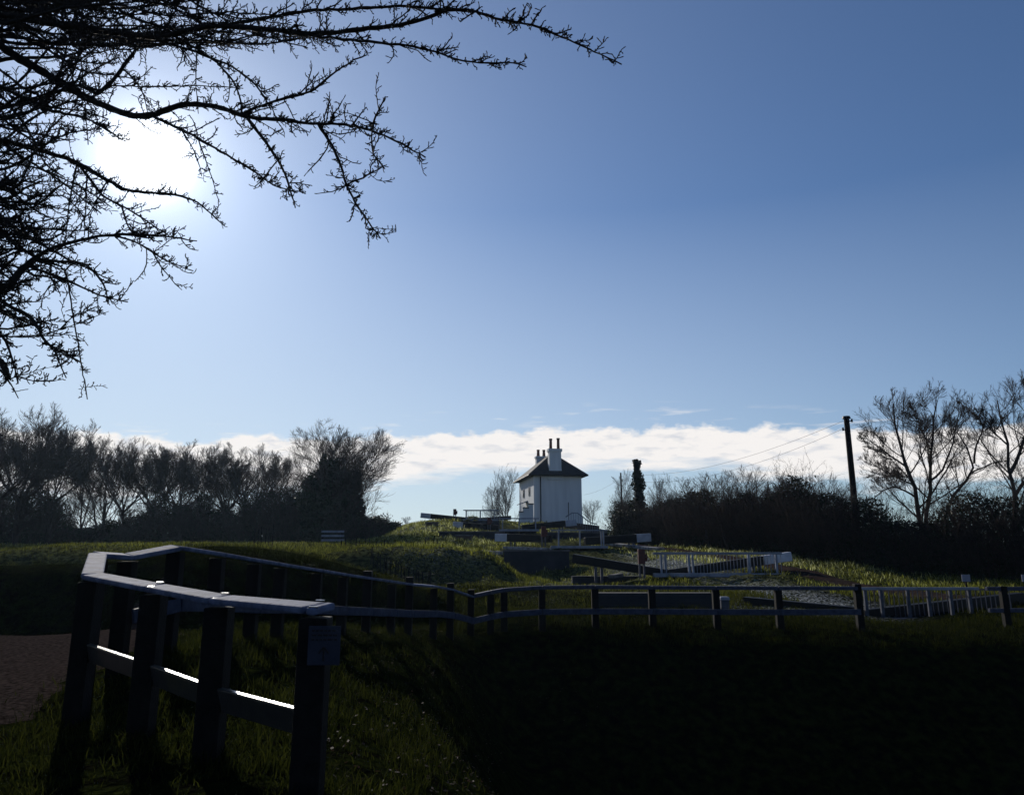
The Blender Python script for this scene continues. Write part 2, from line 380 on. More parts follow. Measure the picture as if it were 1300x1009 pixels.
def bare_crown(seed, limbs, spec, sides=(5,4,3,3,3,3), rmin=.006, env=None):
    """limbs: list of (points, r0, r1); spec per level: (children, t0, angle, length factor, radius factor, K, wiggle, up)"""
    r = np.random.default_rng(seed); parts = []; cur = None; big = []
    Kl = 8; PP = []; RR = []; LL = []
    for pts, r0, r1 in limbs:
        pts = np.array([tuple(p) for p in pts], float)
        s = np.concatenate([[0], np.cumsum(np.linalg.norm(np.diff(pts, axis=0), axis=1))]); t = np.linspace(0, s[-1], Kl+1)
        q = np.stack([np.interp(t, s, pts[:,k]) for k in range(3)], 1)
        q[1:-1] += r.normal(0, .012*s[-1], (Kl-1, 3))*.6
        PP.append(q); RR.append(np.linspace(r0, r1, Kl+1)); LL.append(s[-1])
    Pt, Rd, Ln = np.array(PP), np.array(RR), np.array(LL)
    big.append(tubes(Pt, Rd, 7))
    for lv, (m, t0, ang, lf, rf, K, wig, up) in enumerate(spec):
        S, D, L2, R2 = spawn(r, Pt, Rd, m, t0, .98, ang, lf, rf, Ln)
        R2 = np.maximum(R2, rmin*(1.5-.25*lv) if lv < 2 else rmin)
        if env is not None:
            e = S+D*L2[:,None]; m_ = np.min([np.linalg.norm((e-np.array(c))/np.array(q), axis=1) for c, q in env], axis=0)
            fac = np.clip(1-1.6*(m_-.93), .05, 1.0); kp = fac > r.uniform(.05,.6,len(fac)); S, D, L2, R2 = S[kp], D[kp], (L2*fac**.5)[kp], R2[kp]
        Pt, Rd = grow_level(r, S, D, L2, R2, K, wig, up); Ln = L2
        parts.append(tubes(Pt, Rd, sides[min(lv, len(sides)-1)]))
    return join(big), join(parts), Pt
def tree_meshes(seed, h, spread=.5, stems=1, dense=1.0, fork=.3, rt=.02):
    """a broad bare tree of height h standing on the origin"""
    r = np.random.default_rng(seed); limbs = []
    for s in range(stems):
        b = np.array([r.uniform(-.25, .25)*stems*.5, r.uniform(-.25, .25)*stems*.5, -.3])
        if stems == 1:
            f = np.array([r.uniform(-.05, .05)*h, 0, fork*h]); limbs.append(([b, (b+f)/2+r.normal(0, .05, 3), f], h*rt*1.0, h*rt*.7))
            for k in range(7):
                a = k*2*math.pi/7+r.uniform(-.4, .4); w = spread*h*r.uniform(.28, .42); top = h*r.uniform(.66, .82)
                limbs.append(([f, f+np.array([math.cos(a)*w*.45, math.sin(a)*w*.45, (top-f[2])*.35]), [math.cos(a)*w*.85, math.sin(a)*w*.85, f[2]+(top-f[2])*.7], [math.cos(a)*w, math.sin(a)*w, top]], h*rt*.42, h*rt*.10))
        else:
            a = s*2*math.pi/stems+r.uniform(-.5, .5); w = spread*h*r.uniform(.12, .42)
            limbs.append(([b, [math.cos(a)*w*.35, math.sin(a)*w*.35, h*.4], [math.cos(a)*w, math.sin(a)*w, h*r.uniform(.65, .85)]], h*rt*.5, h*rt*.10))
    m = lambda k: max(2, int(round(k*dense)))
    spec = [(m(10), .18, .68, .50, .5, 5, .07, .07), (m(8), .22, .56, .54, .55, 4, .08, .07), (m(6), .2, .5, .60, .6, 3, .09, .10), (m(3), .3, .42, .9, .8, 3, .10, .10)]
    env = [((0,0,h*.56),(spread*h*.50,spread*h*.50,h*.44))]
    (V1, Q1), (V2, Q2), tips = bare_crown(seed, limbs, spec, rmin=.0095, env=env)
    zt = float(np.percentile(V2[:,2], 99.7)); V1[:,2] *= h/zt; V2[:,2] *= h/zt; sx_ = 1.0
    return mesh_np('trunk', V1, Q1, smooth=True), mesh_np('crown', V2, Q2), tips
def put_tree(name, meshes, loc, rz, s, label, cat, group=None, barkm=None, sz=None):
    o = empty(name, loc, rz); o['_local'] = 1; o.scale = (s, s, sz or s)
    for k, me in meshes: 
        c = bpy.data.objects.new(k, me); COL.objects.link(c); c.parent = o
        if len(me.materials) == 0: me.materials.append(barkm or M['bark_far'])
    tag(o, label, cat, group); return o

def leaves(r, C, size, m_up=.3):
    """small two-triangle leaves at centres C"""
    n = len(C); d = unit(r.normal(0, 1, (n, 3))); e = unit(np.cross(d, r.normal(0, 1, (n, 3))))
    s = size*r.uniform(.6, 1.3, n)[:,None]
    V = np.stack([C-d*s, C+e*s*.55, C+d*s, C-e*s*.55], 1)
    return V.reshape(-1, 3), np.arange(n*4).reshape(n, 4)

# ---- row of trees beyond the left field
variants = [tree_meshes(s, h, sp, st, dn)[:2] for s, h, sp, st, dn in ((1,10,.9,1,1.0),(2,10,.75,3,1.0),(3,10,1.0,1,1.1),(4,10,.7,4,.9),(6,10,1.1,5,.9))]
def far_tree(px, top, d, v, rz, label, cat='tree', group=None, k=1.0, base=None, name='bare_tree'):
    x = P(px, 700, d).x; z = Hs(x, d)-.1 if base is None else base
    h = (P(px, top, d).z-z)
    tm, cm = variants[v]
    return put_tree(name, [('trunk', tm), ('crown', cm)], (x, d, z), rz, h/10*k, label, cat, group, sz=h/10)
rows = [
 (-25,532,62,2,.3,'tall spreading bare tree cut off by the left edge of the photo',1.25),
 (22,522,66,0,1.2,'tallest bare tree of the far left clump',1.15),
 (58,545,70,2,2.4,'bare tree leaning out on the right side of the far left clump',1.0),
 (100,566,74,1,.9,'thin twiggy bare tree just right of the far left clump',1.0),
 (128,556,76,3,2.0,'slim many stemmed bare tree in the pale gap of the tree row',1.1),
 (155,560,76,2,3.3,'bare tree with upright limbs against the white cloud band',.95),
 (186,562,77,0,4.0,'bare tree at the start of the dense part of the left row',1.0),
 (222,566,74,2,5.2,'dense round headed bare tree in the left row',1.1),
 (255,570,78,1,.4,'bare tree between two round headed trees in the left row',1.1),
 (283,566,74,0,1.9,'dark dense bare tree in the middle of the left row',1.15),
 (315,572,76,2,2.8,'bare tree whose top meets the cloud left of the ivy tree',1.1),
 (348,572,78,3,3.9,'wispy bare tree touching the left side of the ivy clad tree',1.2),
]
for px, top, d, v, rz, lb, k in rows: far_tree(px, top, d, v, rz, lb, group='bare trees beyond the left field', k=k)
# the big ivy clad tree
variants.append(tree_meshes(9, 10, .98, 8, 1.1, rt=.012)[:2])
ivy = far_tree(430, 542, 68, 5, .8, 'large round bare tree with its trunk smothered in dark ivy', 'tree', k=1.22, name='ivy_clad_tree')
def ivy_mass(r, lobes, n, size):
    C = []
    for (cx, cy, cz, rx, ry, rz_) in lobes:
        k = int(n*rx*rz_/sum(l[3]*l[5] for l in lobes)); v = unit(r.normal(0, 1, (k, 3)))*(r.uniform(.0, 1, (k, 1))**.38)
        v *= 1+.16*np.sin(v[:,0:1]*9+cx)*np.sin(v[:,2:3]*11+v[:,1:2]*7)
        C.append(v*np.array([rx, ry, rz_])+np.array([cx, cy, cz]))
    C = np.concatenate(C); return leaves(r, C, size)
il = ivy.scale[0]
V, Qv = ivy_mass(rng, [(-1.4,0,5.7,.9,1,1.35),(-2.4,0,4.7,1.3,1.2,1.2),(-3.3,0,3.5,1.0,1,.8),(-.3,0,4.9,1.4,1.3,1.5),(.9,0,4.3,1.0,1.1,1.2),(1.5,0,5.4,.35,.5,.9),(-.8,0,2.7,2.8,1.9,2.2),(-.6,0,1,3.0,1.9,1.8),(1.5,0,2.2,.8,1,1.9),(-1.9,0,6.6,.3,.4,.8),(-.7,0,6.6,.3,.4,.6),(-3.0,0,4.6,.4,.5,.6)], 22000, .15)
V = V/np.array([il, il, ivy.scale[2]])
iv = link('ivy', mesh_np('ivy', V, Qv), M['leaf_dark'], ivy)

# understorey along the foot of the row
def thicket(name, pl, hgt, depth, nst, nlf, label, cat='hedge', seed=3, leafsize=.09, top_var=.35, rad=.014, spill=0.0):
    r = np.random.default_rng(seed); pl = np.array(pl, float)
    s = np.concatenate([[0], np.cumsum(np.linalg.norm(np.diff(pl[:,:2], axis=0), axis=1))])
    t = r.uniform(0, s[-1], nst); x = np.interp(t, s, pl[:,0]); y = np.interp(t, s, pl[:,1])
    y = y+r.uniform(-depth, depth, nst); x = x+r.uniform(-.5, .5, nst)
    hv = hgt*(1+top_var*(.6*np.sin(t*.55+seed)+.5*np.sin(t*1.35+2*seed)+.3*np.sin(t*2.9)))*np.interp(t, s, pl[:,2])
    z = H(x, y)-.1
    S = np.stack([x, y, z], 1); D = unit(r.normal(0, .28, (nst, 3))+np.array([0,0,1]))
    Pt, Rd = grow_level(r, S, D, hv*r.uniform(.55, 1.05, nst), np.full(nst, rad*2), 5, .10, .03)
    parts = [tubes(Pt, Rd, 3)]; Ln = hv*.8
    for m, lf in ((5, .42), (4, .5), (3, .6)):
        S, D, L2, R2 = spawn(r, Pt, Rd, m, .2, .98, .6, lf, .65, Ln); R2 = np.maximum(R2, rad*.45)
        Pt, Rd = grow_level(r, S, D, L2, R2, 3, .13, .05); Ln = L2; parts.append(tubes(Pt, Rd, 3))
    V, Q = join(parts)
    root = empty(name, (pl[:,0].mean(), pl[:,1].mean(), Hs(pl[:,0].mean(), pl[:,1].mean())))
    link('stems', mesh_np('stems', V, Q), M['bark_far'], root)
    t = r.uniform(0, s[-1], nlf); u = r.uniform(0, 1, nlf)
    hv = hgt*(1+top_var*(.6*np.sin(t*.55+seed)+.5*np.sin(t*1.35+2*seed)+.3*np.sin(t*2.9)))*np.interp(t, s, pl[:,2])
    x = np.interp(t, s, pl[:,0])+r.normal(0, .3, nlf); y = np.interp(t, s, pl[:,1])+r.uniform(-1, 1, nlf)*depth*(1.05-.5*u)
    C = np.stack([x, y, H(x, y)+.02+u**1.7*hv*.88], 1)
    V, Q = leaves(r, C, leafsize); link('leaves', mesh_np('leaves', V, Q), M['leaf_dark'], root)
    tag(root, label, cat); return root
def gp(px, d, k=1.0):
    p = P(px, 700, d); return (p.x, d, k)
thicket('undergrowth_hedge', [gp(-120,68,1.2),gp(30,70,1.15),gp(75,72,.8),gp(100,72,.5),gp(150,74,.6),gp(195,74,.85),gp(260,73,1.1),gp(350,72,1.0),gp(420,67,.9),gp(462,68,.45),gp(500,72,.15)], 4.2, 1.5, 1900, 120000,
        'long dark thicket of brambles along the foot of the left tree row', seed=3, leafsize=.10)
# right hand hedge
thicket('overgrown_hedge', [gp(786,66,.8),gp(835,60,.85),gp(880,55,.85),gp(940,50,1.02),gp(1000,46,.95),gp(1060,43,.98),gp(1120,41,.88),gp(1200,39,.95),gp(1290,38,1.0),gp(1420,37,1.0)], 3.95, 1.1, 2300, 120000,
        'tall overgrown dark hedge with twiggy top beside the towpath on the right', seed=8, leafsize=.085, top_var=.26, rad=.012)
thicket('clipped_bush', [gp(782,63,.9),gp(800,62,1.0),gp(815,61,.9)], 3.0, 1.0, 60, 11000, 'rounded dark evergreen bush at the left end of the right hedge', 'bush', seed=5, leafsize=.08, top_var=.1)

# right hand ash trees, limbs as surveyed
def limb(pts, d, r0, r1):
    return ([P(a, b, d+(c if len(q) > 2 else 0)) for q in pts for (a, b, c) in [(q[0], q[1], q[2] if len(q) > 2 else 0)]], r0, r1)
def limbed_tree(name, seed, limbs, label, base, spec=None, cat='tree', rmin=.008, mt='bark_far', env=None):
    limbs = [(p, a*.62, b*.7) for p, a, b in limbs]
    spec = spec or [(13,.22,.78,.40,.45,6,.08,.09),(8,.2,.66,.54,.5,5,.09,.09),(6,.2,.55,.60,.6,4,.11,.10),(4,.3,.5,.85,.8,3,.12,.10)]
    (V1, Q1), (V2, Q2), _ = bare_crown(seed, limbs, spec, rmin=rmin, env=env)
    o = empty(name, base)
    link('trunk', mesh_np('trunk', V1, Q1, smooth=True), M[mt], o); link('crown', mesh_np('crown', V2, Q2), M[mt], o)
    tag(o, label, cat); return o
D1 = 47
limbed_tree('ash_tree', 21, [
  limb([(1172,735),(1170,690),(1166,650),(1160,615),(1150,590),(1143,565),(1138,535),(1134,512)], D1, .30, .05),
  limb([(1172,700),(1177,650),(1179,615),(1181,570),(1186,535),(1190,508)], D1, .24, .04),
  limb([(1178,612),(1195,600),(1203,580),(1212,550),(1217,525)], D1, .12, .03),
  limb([(1150,592),(1130,578,.5),(1112,565,1),(1100,556,1)], D1, .10, .025),
  limb([(1163,632),(1140,617,-1),(1120,622,-1.5),(1108,634,-2)], D1, .10, .03),
  limb([(1181,570),(1170,545,1),(1162,520,1.5)], D1, .09, .03),
  limb([(1160,615),(1128,600,1.5),(1108,590,2)], D1, .08, .025),
  ], 'bare ash tree with forked trunk just right of the telegraph pole', (P(1172,700,D1).x, D1, -1.0), env=[(P(1136,562,D1),(2.5,2.9,2.9)),(P(1190,556,D1),(2.5,2.9,3.0)),(P(1122,595,D1),(2.0,2.6,2.1)),(P(1170,610,D1),(3.4,2.6,2.2))])
limbed_tree('ash_tree', 22, [
  limb([(1180,720),(1196,660),(1215,625),(1232,602),(1237,586),(1228,566),(1215,548)], 44, .22, .035),
  limb([(1237,588),(1239,565),(1246,548),(1252,530)], 44, .10, .03),
  limb([(1234,600),(1256,590,1),(1270,585,1)], 44, .08, .03),
  ], 'slender bare tree leaning right between the two larger ash trees', (P(1180,700,44).x, 44, -1.2),
  [(9,.4,.75,.32,.5,5,.09,.08),(6,.2,.62,.54,.55,4,.10,.08),(4,.2,.5,.6,.6,3,.11,.08),(3,.25,.45,.8,.75,3,.12,.08)], env=[(P(1236,575,44),(2.3,2.2,2.4))])
limbed_tree('ash_tree', 23, [
  limb([(1292,735),(1291,670),(1287,625),(1282,595),(1280,565),(1272,535),(1266,508)], 42, .26, .04),
  limb([(1283,600),(1296,575),(1305,545),(1308,510),(1304,492)], 42, .16, .035),
  limb([(1288,630),(1310,600),(1335,570),(1350,530)], 42, .16, .035),
  limb([(1280,565),(1262,550),(1250,535),(1243,525)], 42, .08, .025),
  ], 'large bare ash tree cut off by the right edge of the photo', (P(1292,700,42).x, 42, -1.2), env=[(P(1290,560,42),(3.2,3.0,3.15)),(P(1345,560,42),(2.6,2.6,2.6))])
# saplings by the cottage
def sapling(px, top, d, v, rz, lb, k, name='bare_sapling', cat='tree'):
    o = far_tree(px, top, d, v, rz, lb, cat, k=k, name=name); return o
sapling(643,592,100,3,.5,'small bare tree behind the left end of the white cottage',.85)
sapling(628,612,98,1,2.5,'thin bare sapling furthest left of the white cottage',.7)
sapling(751,634,92,4,.5,'low bare bush against the right wall of the white cottage',1.0, 'bare_bush', 'bush')
sapling(797,596,78,1,1.5,'twiggy bare tree left of the ivy covered dead trunk',.75)
sapling(843,600,66,3,3.0,'thin bare sapling rising out of the hedge right of the dead trunk',.8)
sapling(515,655,86,4,1.0,'small shrubby growth on the skyline left of the top lock beam',1.0, 'bare_bush', 'bush')
sapling(925,596,50,4,2.0,'wide twiggy hawthorn standing out of the right hedge',1.35, 'bare_bush', 'bush')
sapling(962,594,49,4,4.2,'twiggy hawthorn right beside the wide one in the right hedge',1.2, 'bare_bush', 'bush')
sapling(1035,604,45,4,5.2,'rounded bare bush in the hedge left of the telegraph pole',1.3, 'bare_bush', 'bush')
# ivy covered dead trunk
o = empty('dead_trunk', P(812,690,63))
mb = MB(); mb.tube([P(816,700,63), P(813,650,63), P(810,610,63), P(807,583,63)], [.42,.36,.27,.2], 9); mb.build('trunk', M['bark'], o)
t = rng.uniform(0, 1, 5200); a_, b_ = np.array(P(817,695,63)), np.array(P(808,584,63))
C = a_+(b_-a_)*t[:,None]; wv = (.85-.5*t)*(1+.25*np.sin(t*19)+.15*np.sin(t*47))
C += unit(rng.normal(0, 1, (5200, 3)))*np.array([1,1,.3])*(wv*rng.uniform(.3, 1, 5200))[:,None]
V, Q = leaves(rng, C, .10); link('ivy', mesh_np('ivy', V, Q), M['leaf_dark'], o)
tag(o, 'tall dead tree stump wrapped in ivy sticking up above the hedge', 'dead tree')

# ------------------------------------------------------------------ telegraph poles and wires
tp = empty('telegraph_pole', (P(1083,700,45).x, 45, Hs(P(1083,700,45).x, 45)))
mb = MB(); top = P(1074.5,531,45); xb = P(1084,640,45).x
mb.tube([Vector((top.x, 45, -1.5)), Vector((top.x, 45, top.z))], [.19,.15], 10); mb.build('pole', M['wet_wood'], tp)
mb = MB(); mb.tube([top+Vector((0,0,-.02)), top+Vector((0,0,.12))], [.24,.2], 10); mb.build('pole_cap', M['black'], tp)
for dz, dx in ((-.15,.3),(-.65,-.25)):
    mb = MB(); q = top+Vector((0,0,dz)); mb.beam(q, q+Vector((dx,0,0)), .05, .05); mb.tube([q+Vector((dx,0,-.06)), q+Vector((dx,0,.12))], [.06,.05], 8); mb.build('insulator', M['black'], tp)
tag(tp, 'dark wooden telegraph pole rising out of the hedge left of the ash tree', 'pole')
tq = empty('telegraph_pole', (P(788,690,85).x, 85, Hs(P(788,690,85).x, 85)))
mb = MB(); t2 = P(788,600,85); mb.tube([Vector((t2.x,85,-.5)), t2], [.11,.08], 8); mb.build('pole', M['wet_wood'], tq)
tag(tq, 'thin distant pole above the hedge end right of the cottage', 'pole')
def wire(a, b, sag, label, r=.007):
    mb = MB(); pts = []
    for i in range(25):
        t = i/24; pts.append(a.lerp(b, t)-Vector((0,0,sag*4*t*(1-t))))
    mb.tube(pts, r, 4); o = mb.build('overhead_wire', M['wire']); tag(o, label, 'wire', 'wires strung from the telegraph pole'); return o
ins1 = top+Vector((-.2,0,-.15)); ins2 = top+Vector((-.25,0,-.6))
wire(ins1, t2+Vector((0,0,-.1)), 1.1, 'upper wire running from the hedge telegraph pole down to the distant pole', .009)
wire(ins2, t2+Vector((0,0,-.7)), 1.3, 'lower wire running from the hedge telegraph pole down to the distant pole', .009)
wire(top+Vector((.3,0,-.05)), P(1340,548,60), .3, 'upper wire leaving the telegraph pole to the right behind the ash')
wire(top+Vector((.25,0,-.6)), P(1340,565,60), .3, 'lower wire leaving the telegraph pole to the right behind the ash')
wire(t2+Vector((0,0,-.5)), P(741,628,88), .3, 'faint wire from the distant pole to the cottage wall')

# ------------------------------------------------------------------ white lock cottage
HC = P(678,662,86); az = R_(9.2)
hx = Vector((math.cos(az), math.sin(az), 0)); hy = Vector((-math.sin(az), math.cos(az), 0))   # along the gable, along the ridge (away)
zg = HC.z-.35; ze = P(700,603,86).z; wW, wL = 5.25, 9.2
house = empty('lock_cottage', HC+hx*wW/2+Vector((0,0,-.1)))
def hp(a, b, z): return Vector((HC.x, HC.y, 0))+hx*a+hy*b+Vector((0,0,z))
mb = MB()
mb.hexa([hp(0,0,zg),hp(0,wL,zg),hp(wW,wL,zg),hp(wW,0,zg),hp(0,0,ze),hp(0,wL,ze),hp(wW,wL,ze),hp(wW,0,ze)])
mb.build('wall', M['render'], house)
mb = MB(); mb.hexa([hp(-.04,-.05,zg),hp(-.04,wL,zg),hp(wW+.04,wL,zg),hp(wW+.04,-.05,zg),hp(-.04,-.05,zg+.95),hp(-.04,wL,zg+.95),hp(wW+.04,wL,zg+.95),hp(wW+.04,-.05,zg+.95)])
mb.build('plinth', M['render'], house)
ov = .62; zr = ze+2.75; rise = .06
mb = MB()
E = [hp(-ov,-ov,ze-.05),hp(-ov,wL+ov,ze-.05),hp(wW+ov,wL+ov,ze-.05),hp(wW+ov,-ov,ze-.05)]
E2 = [p+Vector((0,0,.14)) for p in E]; r1 = hp(wW/2,2.6,zr); r2 = hp(wW/2,wL-2.6,zr)
vs = [mb.bm.verts.new(p) for p in E+E2+[r1, r2]]
for f in ((0,1,2,3),(0,4,5,1),(1,5,6,2),(2,6,7,3),(3,7,4,0),(4,7,8),(5,9,6),(4,8,9,5),(6,9,8,7)): mb.bm.faces.new([vs[i] for i in f])
roof = mb.build('roof', M['slate'], house)
mb = MB(); mb.tube([hp(-ov,-ov,ze-.02),hp(-ov,wL+ov,ze-.02)], .06, 6); mb.tube([hp(-ov,-ov,ze-.02),hp(wW+ov,-ov,ze-.02)], .06, 6); mb.build('gutter', M['black'], house)
cx = wW*.45
c1 = empty_ch = MB(); s0 = P(706,569,86).z
c1.hexa([hp(cx-.82,-.16,ze-.5),hp(cx-.82,.7,ze-.5),hp(cx+.82,.7,ze-.5),hp(cx+.82,-.16,ze-.5),hp(cx-.66,-.12,ze+.8),hp(cx-.66,.7,ze+.8),hp(cx+.66,.7,ze+.8),hp(cx+.66,-.12,ze+.8)])
c1.hexa([hp(cx-.66,-.121,ze+.8),hp(cx-.66,.7,ze+.8),hp(cx+.66,.7,ze+.8),hp(cx+.66,-.121,ze+.8),hp(cx-.66,-.12,s0-.3),hp(cx-.66,.7,s0-.3),hp(cx+.66,.7,s0-.3),hp(cx+.66,-.12,s0-.3)])
c1.hexa([hp(cx-.76,-.22,s0-.3),hp(cx-.76,.8,s0-.3),hp(cx+.76,.8,s0-.3),hp(cx+.76,-.22,s0-.3),hp(cx-.76,-.22,s0),hp(cx-.76,.8,s0),hp(cx+.76,.8,s0),hp(cx+.76,-.22,s0)])
ch = c1.build('chimney', M['render'], house)
for k, hgt in ((-.42,1.12),(.42,1.2)):
    mb = MB(); b = hp(cx+k,.25,s0); mb.tube([b, b+Vector((0,0,.1)), b+Vector((0,0,hgt-.18)), b+Vector((0,0,hgt-.17)), b+Vector((0,0,hgt))], [.21,.17,.15,.19,.19], 10); mb.build('chimney_pot', M['pot'], ch)
yb = 6.9; s1 = P(686,581,93).z; c2x = wW/2-.35
mb = MB(); mb.hexa([hp(c2x-.62,yb,zr-1.5),hp(c2x-.62,yb+.8,zr-1.5),hp(c2x+.62,yb+.8,zr-1.5),hp(c2x+.62,yb,zr-1.5),hp(c2x-.62,yb,s1),hp(c2x-.62,yb+.8,s1),hp(c2x+.62,yb+.8,s1),hp(c2x+.62,yb,s1)])
mb.hexa([hp(c2x-.72,yb-.1,s1),hp(c2x-.72,yb+.9,s1),hp(c2x+.72,yb+.9,s1),hp(c2x+.72,yb-.1,s1),hp(c2x-.72,yb-.1,s1+.2),hp(c2x-.72,yb+.9,s1+.2),hp(c2x+.72,yb+.9,s1+.2),hp(c2x+.72,yb-.1,s1+.2)])
ch2 = mb.build('chimney', M['render'], house)
for k in (-.34,.34):
    mb = MB(); b = hp(c2x+k,yb+.4,s1+.2); mb.tube([b, b+Vector((0,0,.65)), b+Vector((0,0,.66)), b+Vector((0,0,.8))], [.19,.15,.18,.18], 8); mb.build('chimney_pot', M['pot'], ch2)
mb = MB(); mb.tube([hp(.72,-.09,zg+.2),hp(.72,-.09,ze-.15)], .065, 6); mb.build('drainpipe', M['black'], house)
mb = MB(); mb.tube([hp(3.75,-.08,zg+.3),hp(3.75,-.08,zg+2.4)], .035, 6); mb.build('drainpipe', M['black'], house)
for (yy, zz, hh) in ((2.1,.9,1.3),(5.6,.9,1.3),(2.1,3.2,1.0),(5.6,3.2,1.0)):
    mb = MB(); mb.hexa([hp(-.05,yy,zg+zz),hp(-.05,yy+.9,zg+zz),hp(-.002,yy+.9,zg+zz),hp(-.002,yy,zg+zz),hp(-.05,yy,zg+zz+hh),hp(-.05,yy+.9,zg+zz+hh),hp(-.002,yy+.9,zg+zz+hh),hp(-.002,yy,zg+zz+hh)])
    w = mb.build('window', M['white'], house)
    mb = MB(); 
    for a in (0, 1):
        y0 = yy+.07+a*.4; mb.hexa([hp(-.062,y0,zg+zz+.08),hp(-.062,y0+.34,zg+zz+.08),hp(-.051,y0+.34,zg+zz+.08),hp(-.051,y0,zg+zz+.08),hp(-.062,y0,zg+zz+hh-.08),hp(-.062,y0+.34,zg+zz+hh-.08),hp(-.051,y0+.34,zg+zz+hh-.08),hp(-.051,y0,zg+zz+hh-.08)])
    mb.build('pane', M['glass'], w)
mb = MB(); mb.hexa([hp(-1.0,3.6,zg+2.3),hp(-1.0,5.0,zg+2.3),hp(-.003,5.0,zg+2.65),hp(-.003,3.6,zg+2.65),hp(-1.0,3.6,zg+2.4),hp(-1.0,5.0,zg+2.4),hp(-.003,5.0,zg+2.78),hp(-.003,3.6,zg+2.78)])
mb.build('porch_canopy', M['white'], house)
tag(house, 'white two storey lock cottage with hipped slate roof and tall chimney', 'house')
# stepped white garden wall on the left of the cottage
gw = empty('stepped_garden_wall', P(668,662,82))
mb = MB(); cm_ = MB()
for i, (xa, xb_, yt) in enumerate(((659,664,650),(664,671,645),(671,677,640))):
    a = P(xa,yt,82); b = P(xb_,yt,82)
    mb.beam(Vector((a.x,82,(a.z+2.2)/2)), Vector((b.x,82,(a.z+2.2)/2)), .25, a.z-2.2)
    cm_.beam(Vector((a.x-.05,82,a.z+.045)), Vector((b.x+.05,82,a.z+.045)), .42, .09)
mb.build('wall', M['render'], gw); cm_.build('coping', M['coping'], gw)
tag(gw, 'low white wall stepping up to the left side of the cottage', 'wall')
# curved white handrail of the little bridge
hr = empty('bridge_handrail', P(742,676,76))
cur = [(718,656),(726,651),(733,651),(739,655),(746,661),(752,664),(758,665)]
mb = MB(); mb.tube([P(a,b,76) for a, b in cur], .055, 6); mb.build('handrail', M['white'], hr, smooth=True)
mb = MB()
for i in range(13):
    px = 722+i*3; yy = np.interp(px, [c[0] for c in cur], [c[1] for c in cur]); a = P(px,yy,76); mb.tube([a, Vector((a.x,76,a.z-1.0))], .02, 5)
mb.build('balusters', M['white'], hr)
mb = MB(); aa = P(716,672,76.3); bb = P(760,677,76.3); mb.beam(Vector((aa.x,76.4,2.1)), Vector((bb.x,76.4,1.7)), .5, 1.3); mb.build('parapet', M['brick'], hr)
tag(hr, 'curved white handrail on a small bridge in front of the cottage right corner', 'railing')

